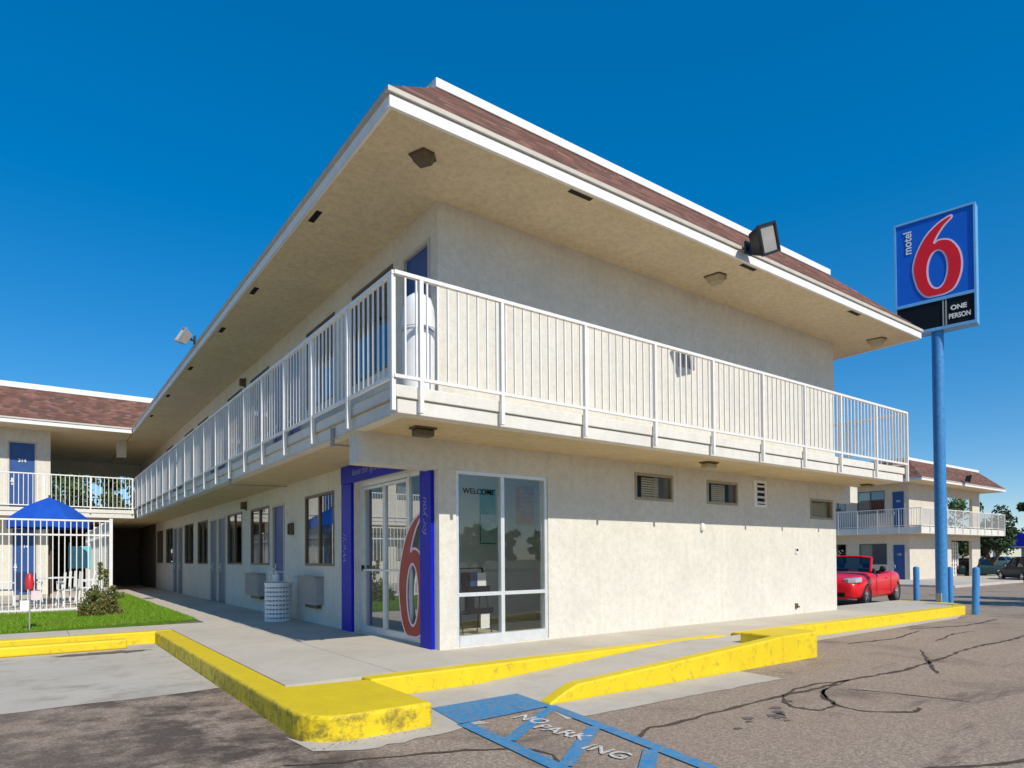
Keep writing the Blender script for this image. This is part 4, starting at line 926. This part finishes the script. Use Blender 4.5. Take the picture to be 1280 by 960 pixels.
# ================================================================== VEHICLES
def loft(stations,mat,name,parent,mod=True,sub=2):
    mb=MB(); n=len(stations[0][1]); full=[]
    for x,sec in stations:
        ring=[(x,y,z) for y,z in sec]+[(x,-y,z) for y,z in reversed(sec) if abs(y)>1e-6]; full.append(ring)
    m=len(full[0]); k=0
    for r in full: mb.v+=r
    for i in range(len(full)-1):
        for j in range(m-1 if False else m):
            j2=(j+1)%m; mb.f.append((i*m+j,i*m+j2,(i+1)*m+j2,(i+1)*m+j)); mb.m.append(0); mb.sm.append(True)
    mb.f.append(tuple(range(m))); mb.f.append(tuple((len(full)-1)*m+i for i in range(m))); mb.m+=[0,0]; mb.sm+=[True,True]
    o=mb.build(name,mat,parent)
    if sub:
        s=o.modifiers.new('s','SUBSURF'); s.levels=s.render_levels=sub
    return o
def bake(o,cutters=()):
    for c in cutters:
        b=o.modifiers.new('b','BOOLEAN'); b.object=c; b.operation='DIFFERENCE'; b.solver='EXACT'
    dg=bpy.context.evaluated_depsgraph_get(); me=bpy.data.meshes.new_from_object(o.evaluated_get(dg)); o.modifiers.clear(); o.data=me
    for c in cutters: bpy.data.objects.remove(c)
def wheel(parent,x,y,r,side):
    w=MB(); s=side
    w.lathe([(r*.64,-.095*s),(r*.93,-.10*s),(r,-.07*s),(r,.07*s),(r*.93,.10*s),(r*.64,.095*s)],(x,y,r),28,'y')
    o=w.build('wheel',M['rubber'],parent); o['label']='black tyre on a five-spoke alloy rim'
    q=MB(); q.lathe([(r*.66,.05*s),(r*.66,.092*s),(r*.60,.085*s),(r*.58,.03*s)],(x,y,r),28,'y')
    for i in range(5):
        a=2*math.pi*i/5+.3; c,sn=math.cos(a),math.sin(a); t=(-sn,c); w0,w1=.055,.035
        P=lambda rr,ww,d:(x+c*rr+t[0]*ww,y+d*s,r+sn*rr+t[1]*ww)
        q.face([P(.03,-w0*.6,.09),P(r*.63,-w1,.075),P(r*.63,w1,.075),P(.03,w0*.6,.09)]); q.face([P(.03,-w0*.6,.09),P(r*.63,-w1,.075),P(r*.63,-w1,.03),P(.03,-w0*.6,.03)]); q.face([P(.03,w0*.6,.09),P(r*.63,w1,.075),P(r*.63,w1,.03),P(.03,w0*.6,.03)])
    q.lathe([(0,.10),(.035,.10),(.045,.08)],(x,y,r),12,'y') if s>0 else q.lathe([(0,-.10),(.035,-.10),(.045,-.08)],(x,y,r),12,'y')
    q.build('rim',M['chrome'],o)
    d=MB(); d.lathe([(0,.0),(r*.62,.0)],(x,y,r),20,'y'); d.build('brake_shadow',M['black'],o)
def secn(w,zb,zs,zd,tub=None):
    m=(zb+zs)/2
    base=[(0,zb),(w*.80,zb),(w*.95,zb+.07),(w,m),(w*.985,zs-.10),(w*.93,zs)]
    return base+([(w*.86,zs+.0),(w*.84,tub),(0,tub)] if tub else [(w*.80,zd-.012),(w*.45,zd),(0,zd+.008)])
M['headlamp']=plain('headlamp_lens',(.62,.60,.62),.12,.3,.1,20,.6)
car=thing('convertible_car','bright red two-door convertible with its top down, parked nose-in by the sign','car',(15.5,2.39,-.22),math.radians(187.5))
st=[(2.06,secn(.62,.28,.56,.60)),(2.03,secn(.74,.22,.64,.69)),(1.85,secn(.83,.19,.74,.80)),(1.30,secn(.87,.18,.82,.89)),(.85,secn(.875,.18,.84,.93)),(.62,secn(.875,.18,.87,.97)),(.55,secn(.875,.18,.875,0,.55)),(-.1,secn(.875,.18,.88,0,.50)),(-.85,secn(.88,.18,.90,0,.55)),(-.95,secn(.88,.18,.905,.94)),(-1.4,secn(.86,.20,.90,.96)),(-1.85,secn(.79,.26,.86,.91)),(-2.05,secn(.66,.32,.76,.80)),(-2.10,secn(.52,.36,.66,.70))]
body=loft(st,M['carred'],'body',car,sub=2); WR_=.325
cut=[]
for x in (1.28,-1.27):
    q=MB(); q.lathe([(0,-1.2),(WR_+.055,-1.2),(WR_+.055,1.2),(0,1.2)],(x,0,WR_),32,'y'); cut.append(q.build('cut',M['black']))
bpy.context.view_layer.update(); bake(body,cut)
for f in body.data.polygons: f.use_smooth=True
q=MB(); q.box(-1.9,1.9,-.62,.62,.24,.5); q.build('underbody',M['black'],car)
for x in (1.28,-1.27):
    for s in (1,-1): wheel(car,x,.76*s,WR_,s)
q=MB(); q.box(-.85,.55,-.70,.70,.50,.56); q.build('cockpit',M['leather'],car)
for x,y in ((-.15,.36),(-.15,-.36),(-.78,.33),(-.78,-.33)):
    q=MB(); q.prism([(x-.07,y-.24),(x+.05,y-.24),(x+.05,y+.24),(x-.07,y+.24)],.55,1.02 if x>-.5 else .95); 
    if x>-.5: q.prism([(x-.06,y-.12),(x+.0,y-.12),(x+.0,y+.12),(x-.06,y+.12)],1.04,1.18)
    q.build('seat',M['leather'],car,.03)
# windscreen with red header and pillars
lo=[(.62,-.72,.95),(.74,-.40,.98),(.78,0,.985),(.74,.40,.98),(.62,.72,.95)]; hi=[(.10,-.58,1.33),(.17,-.34,1.37),(.19,0,1.38),(.17,.34,1.37),(.10,.58,1.33)]
q=MB()
for i in range(4): q.face([lo[i],lo[i+1],hi[i+1],hi[i]],True)
wsn=q.build('windscreen',M['carglass'],car)
q=MB()
for i in range(4): q.tube(hi[i],hi[i+1],.033,n=8)
q.tube(lo[0],hi[0],.033,n=8); q.tube(lo[4],hi[4],.033,n=8); q.build('windscreen_frame',M['carred'],wsn)
for s in (1,-1):
    q=MB(); q.lathe([(0,.09),(.05,.085),(.085,.04),(.09,-.02),(.06,-.05),(0,-.055)],(.50,.98*s,1.02),14,'y'); q.tube((.5,.85*s,.93),(.5,.95*s,1.0),.025); q.build('mirror',M['black'],car)
    q=MB(); lens=[(1.99,.46),(2.03,.60),(1.97,.78),(1.74,.865),(1.70,.80),(1.90,.50)]; lens=[(a,b*s) for a,b in lens]
    q.prism(lens,lambda x,y:.655+.03*(2.03-x)/.33,lambda x,y:.765+.06*(2.03-x)/.33); q.build('headlight',M['headlamp'],car,.02)
    q=MB(); q.box(-.35,-.18,.862*s,.888*s,.74,.77); q.build('handle',M['carred'],car)
q=MB(); q.box(1.95,2.07,-.52,.52,.28,.40); q.build('grille',M['black'],car); q=MB(); q.box(1.99,2.085,-.2,.2,.44,.5); q.build('number_plate',M['paper'],car)
q=MB()
for x in (.62,-.62): q.box(x-.004,x+.004,.872,.879,.30,.86); q.box(x-.004,x+.004,-.879,-.872,.30,.86)
q.build('door_gap',M['black'],car)
def sedan(name,label,loc,rz,m,tall=0):
    c=thing(name,label,'car',loc,rz,'parked cars by the right edge'); w=.88
    st=[(2.15,secn(.62,.3,.55,.58)),(2.05,secn(.78,.24,.66,.70)),(1.2,secn(w,.2,.82,.90)),(.8,secn(w,.2,.88,.96)),(-1.3,secn(w,.2,.92,1.0)),(-1.9,secn(.84,.24,.90,.97)),(-2.2,secn(.7,.3,.74,.78))]
    loft(st,M[m],'body',c,sub=1); H=1.45+tall; bk=-1.95 if tall else -1.5
    gl=[(.85,[(0,.9),(.74,.9),(.73,.93),(0,.96)]),(.25,[(0,.9),(.76,.9),(.62,H-.08),(0,H-.03)]),(-.9,[(0,.9),(.76,.9),(.62,H-.05),(0,H)]),(bk+.25,[(0,.9),(.74,.9),(.58,H-.25 if not tall else H-.08),(0,H-.2 if not tall else H-.03)]),(bk,[(0,.9),(.70,.9),(.66,.95),(0,1.0)])]
    g=loft(gl,M['carglass'],'windows',c,sub=0); r=MB(); r.box(bk+.5,.15,-.58,.58,H-.055,H-.0); r.build('roof',M[m],c,.03)
    k=MB()
    for s in (1,-1): k.tube((.85,.74*s,.93),(.2,.62*s,H-.04),.03,n=6); k.tube((-.4,.765*s,.93),(-.4,.63*s,H-.04),.03,n=6); k.tube((bk+.02,.68*s,.95),(bk+.5,.59*s,H-.04),.04,n=6)
    k.build('pillars',M[m],g)
    for x in (1.35,-1.35):
        for s in (1,-1): wheel(c,x,.78*s,.32,s)
    for s in (1,-1): q=MB(); q.box(2.02,2.12,.42*s,.70*s,.58,.68); q.build('headlight',M['paper'],c); q=MB(); q.box(-2.18,-2.1,.40*s,.66*s,.66,.8); q.build('tail_light',M['markred'],c)
sedan('sedan_car','dark green sedan parked beside the end of the distant block',(53.8,12.0,-.55),math.radians(-28),'cardark')
sedan('hatchback_car','dark car with a pale roofline cut off by the right picture edge',(46.8,6.9,-.55),math.radians(40),'carblue',.12)
sedan('sedan_car','silver green car further back under the blue canopy',(92,22.5,-.55),math.radians(80),'cargrey')
cn=thing('station_canopy','far filling station canopy with a deep blue fascia','canopy',(133,30,-.55))
q=MB(); q.box(-8,14,-14,6,2.95,5.05); q.build('blue_fascia',M['portal'],cn); q=MB(); q.box(-7.8,13.8,-13.8,5.8,2.85,2.95); q.build('ceiling',M['fascia'],cn)
for x,y in ((-5,4),(-5,-8),(9,4),(9,-8)): q=MB(); q.box(x-.25,x+.25,y-.25,y+.25,0,2.85); q.build('column',M['fascia'],cn)
q=MB(); q.box(4,5.5,-3,-2,0,1.8); q.build('pump',M['carblue'],cn)
sp_=thing('sign_post','thin pale post with a small white board near the parked cars','post',(78.4,18.9,-.55))
q=MB(); q.tube((0,0,0),(0,0,2.7),.07); q.build('post',M['white'],sp_); q=MB(); q.box(-.05,.05,-.75,.75,2.2,2.7); q.build('board',M['white'],sp_)

# ================================================================== LIGHT, SKY, CAMERA
sd=Vector((-.045,-1.2,1.0)).normalized()
sun=bpy.data.lights.new('sun','SUN'); sun.energy=2.7; sun.angle=math.radians(.5); sun.color=(1,.94,.845)
so_=bpy.data.objects.new('sun',sun); COL.objects.link(so_); so_.rotation_euler=(-sd).to_track_quat('-Z','Y').to_euler(); so_.location=(0,-20,30)
W=bpy.data.worlds.new('World'); S.world=W; W.use_nodes=True; nt=W.node_tree; bg=nt.nodes['Background']
sk=nt.nodes.new('ShaderNodeTexSky'); sk.sky_type='NISHITA'; sk.sun_disc=False; sk.sun_elevation=math.asin(sd.z); sk.sun_rotation=math.atan2(sd.x,sd.y); sk.altitude=1600; sk.air_density=1.0; sk.dust_density=.6; sk.ozone_density=4.0
ga=nt.nodes.new('ShaderNodeGamma'); ga.inputs[1].default_value=.60; hs=nt.nodes.new('ShaderNodeHueSaturation'); hs.inputs['Hue'].default_value=.503; hs.inputs['Saturation'].default_value=1.84; hs.inputs['Value'].default_value=1.08
nt.links.new(sk.outputs[0],ga.inputs[0]); nt.links.new(ga.outputs[0],hs.inputs['Color']); nt.links.new(hs.outputs[0],bg.inputs[0]); bg.inputs[1].default_value=.15
cam=bpy.data.cameras.new('camera'); co=bpy.data.objects.new('camera',cam); COL.objects.link(co); S.camera=co
cam.sensor_width=36; cam.lens=818.599/1280*36; cam.shift_y=(684.54-480)/1280; cam.clip_end=3000; cam.clip_start=.05
y_,p_,r_=math.radians(53.7904),math.radians(.8608),math.radians(-.402)
fh=Vector((math.cos(y_),math.sin(y_),0)); R0=Vector((math.sin(y_),-math.cos(y_),0)); up=Vector((0,0,1))
F=fh*math.cos(p_)+up*math.sin(p_); U0=up*math.cos(p_)-fh*math.sin(p_); R2=R0*math.cos(r_)+U0*math.sin(r_); U2=U0*math.cos(r_)-R0*math.sin(r_)
co.matrix_world=Matrix(((R2.x,U2.x,-F.x,-4.2614),(R2.y,U2.y,-F.y,-7.4195),(R2.z,U2.z,-F.z,1.2),(0,0,0,1)))
S.render.engine='CYCLES'; S.cycles.max_bounces=12; S.cycles.diffuse_bounces=8
S.view_settings.view_transform='Standard'; S.view_settings.look='None'; S.view_settings.gamma=1; S.view_settings.exposure=.70
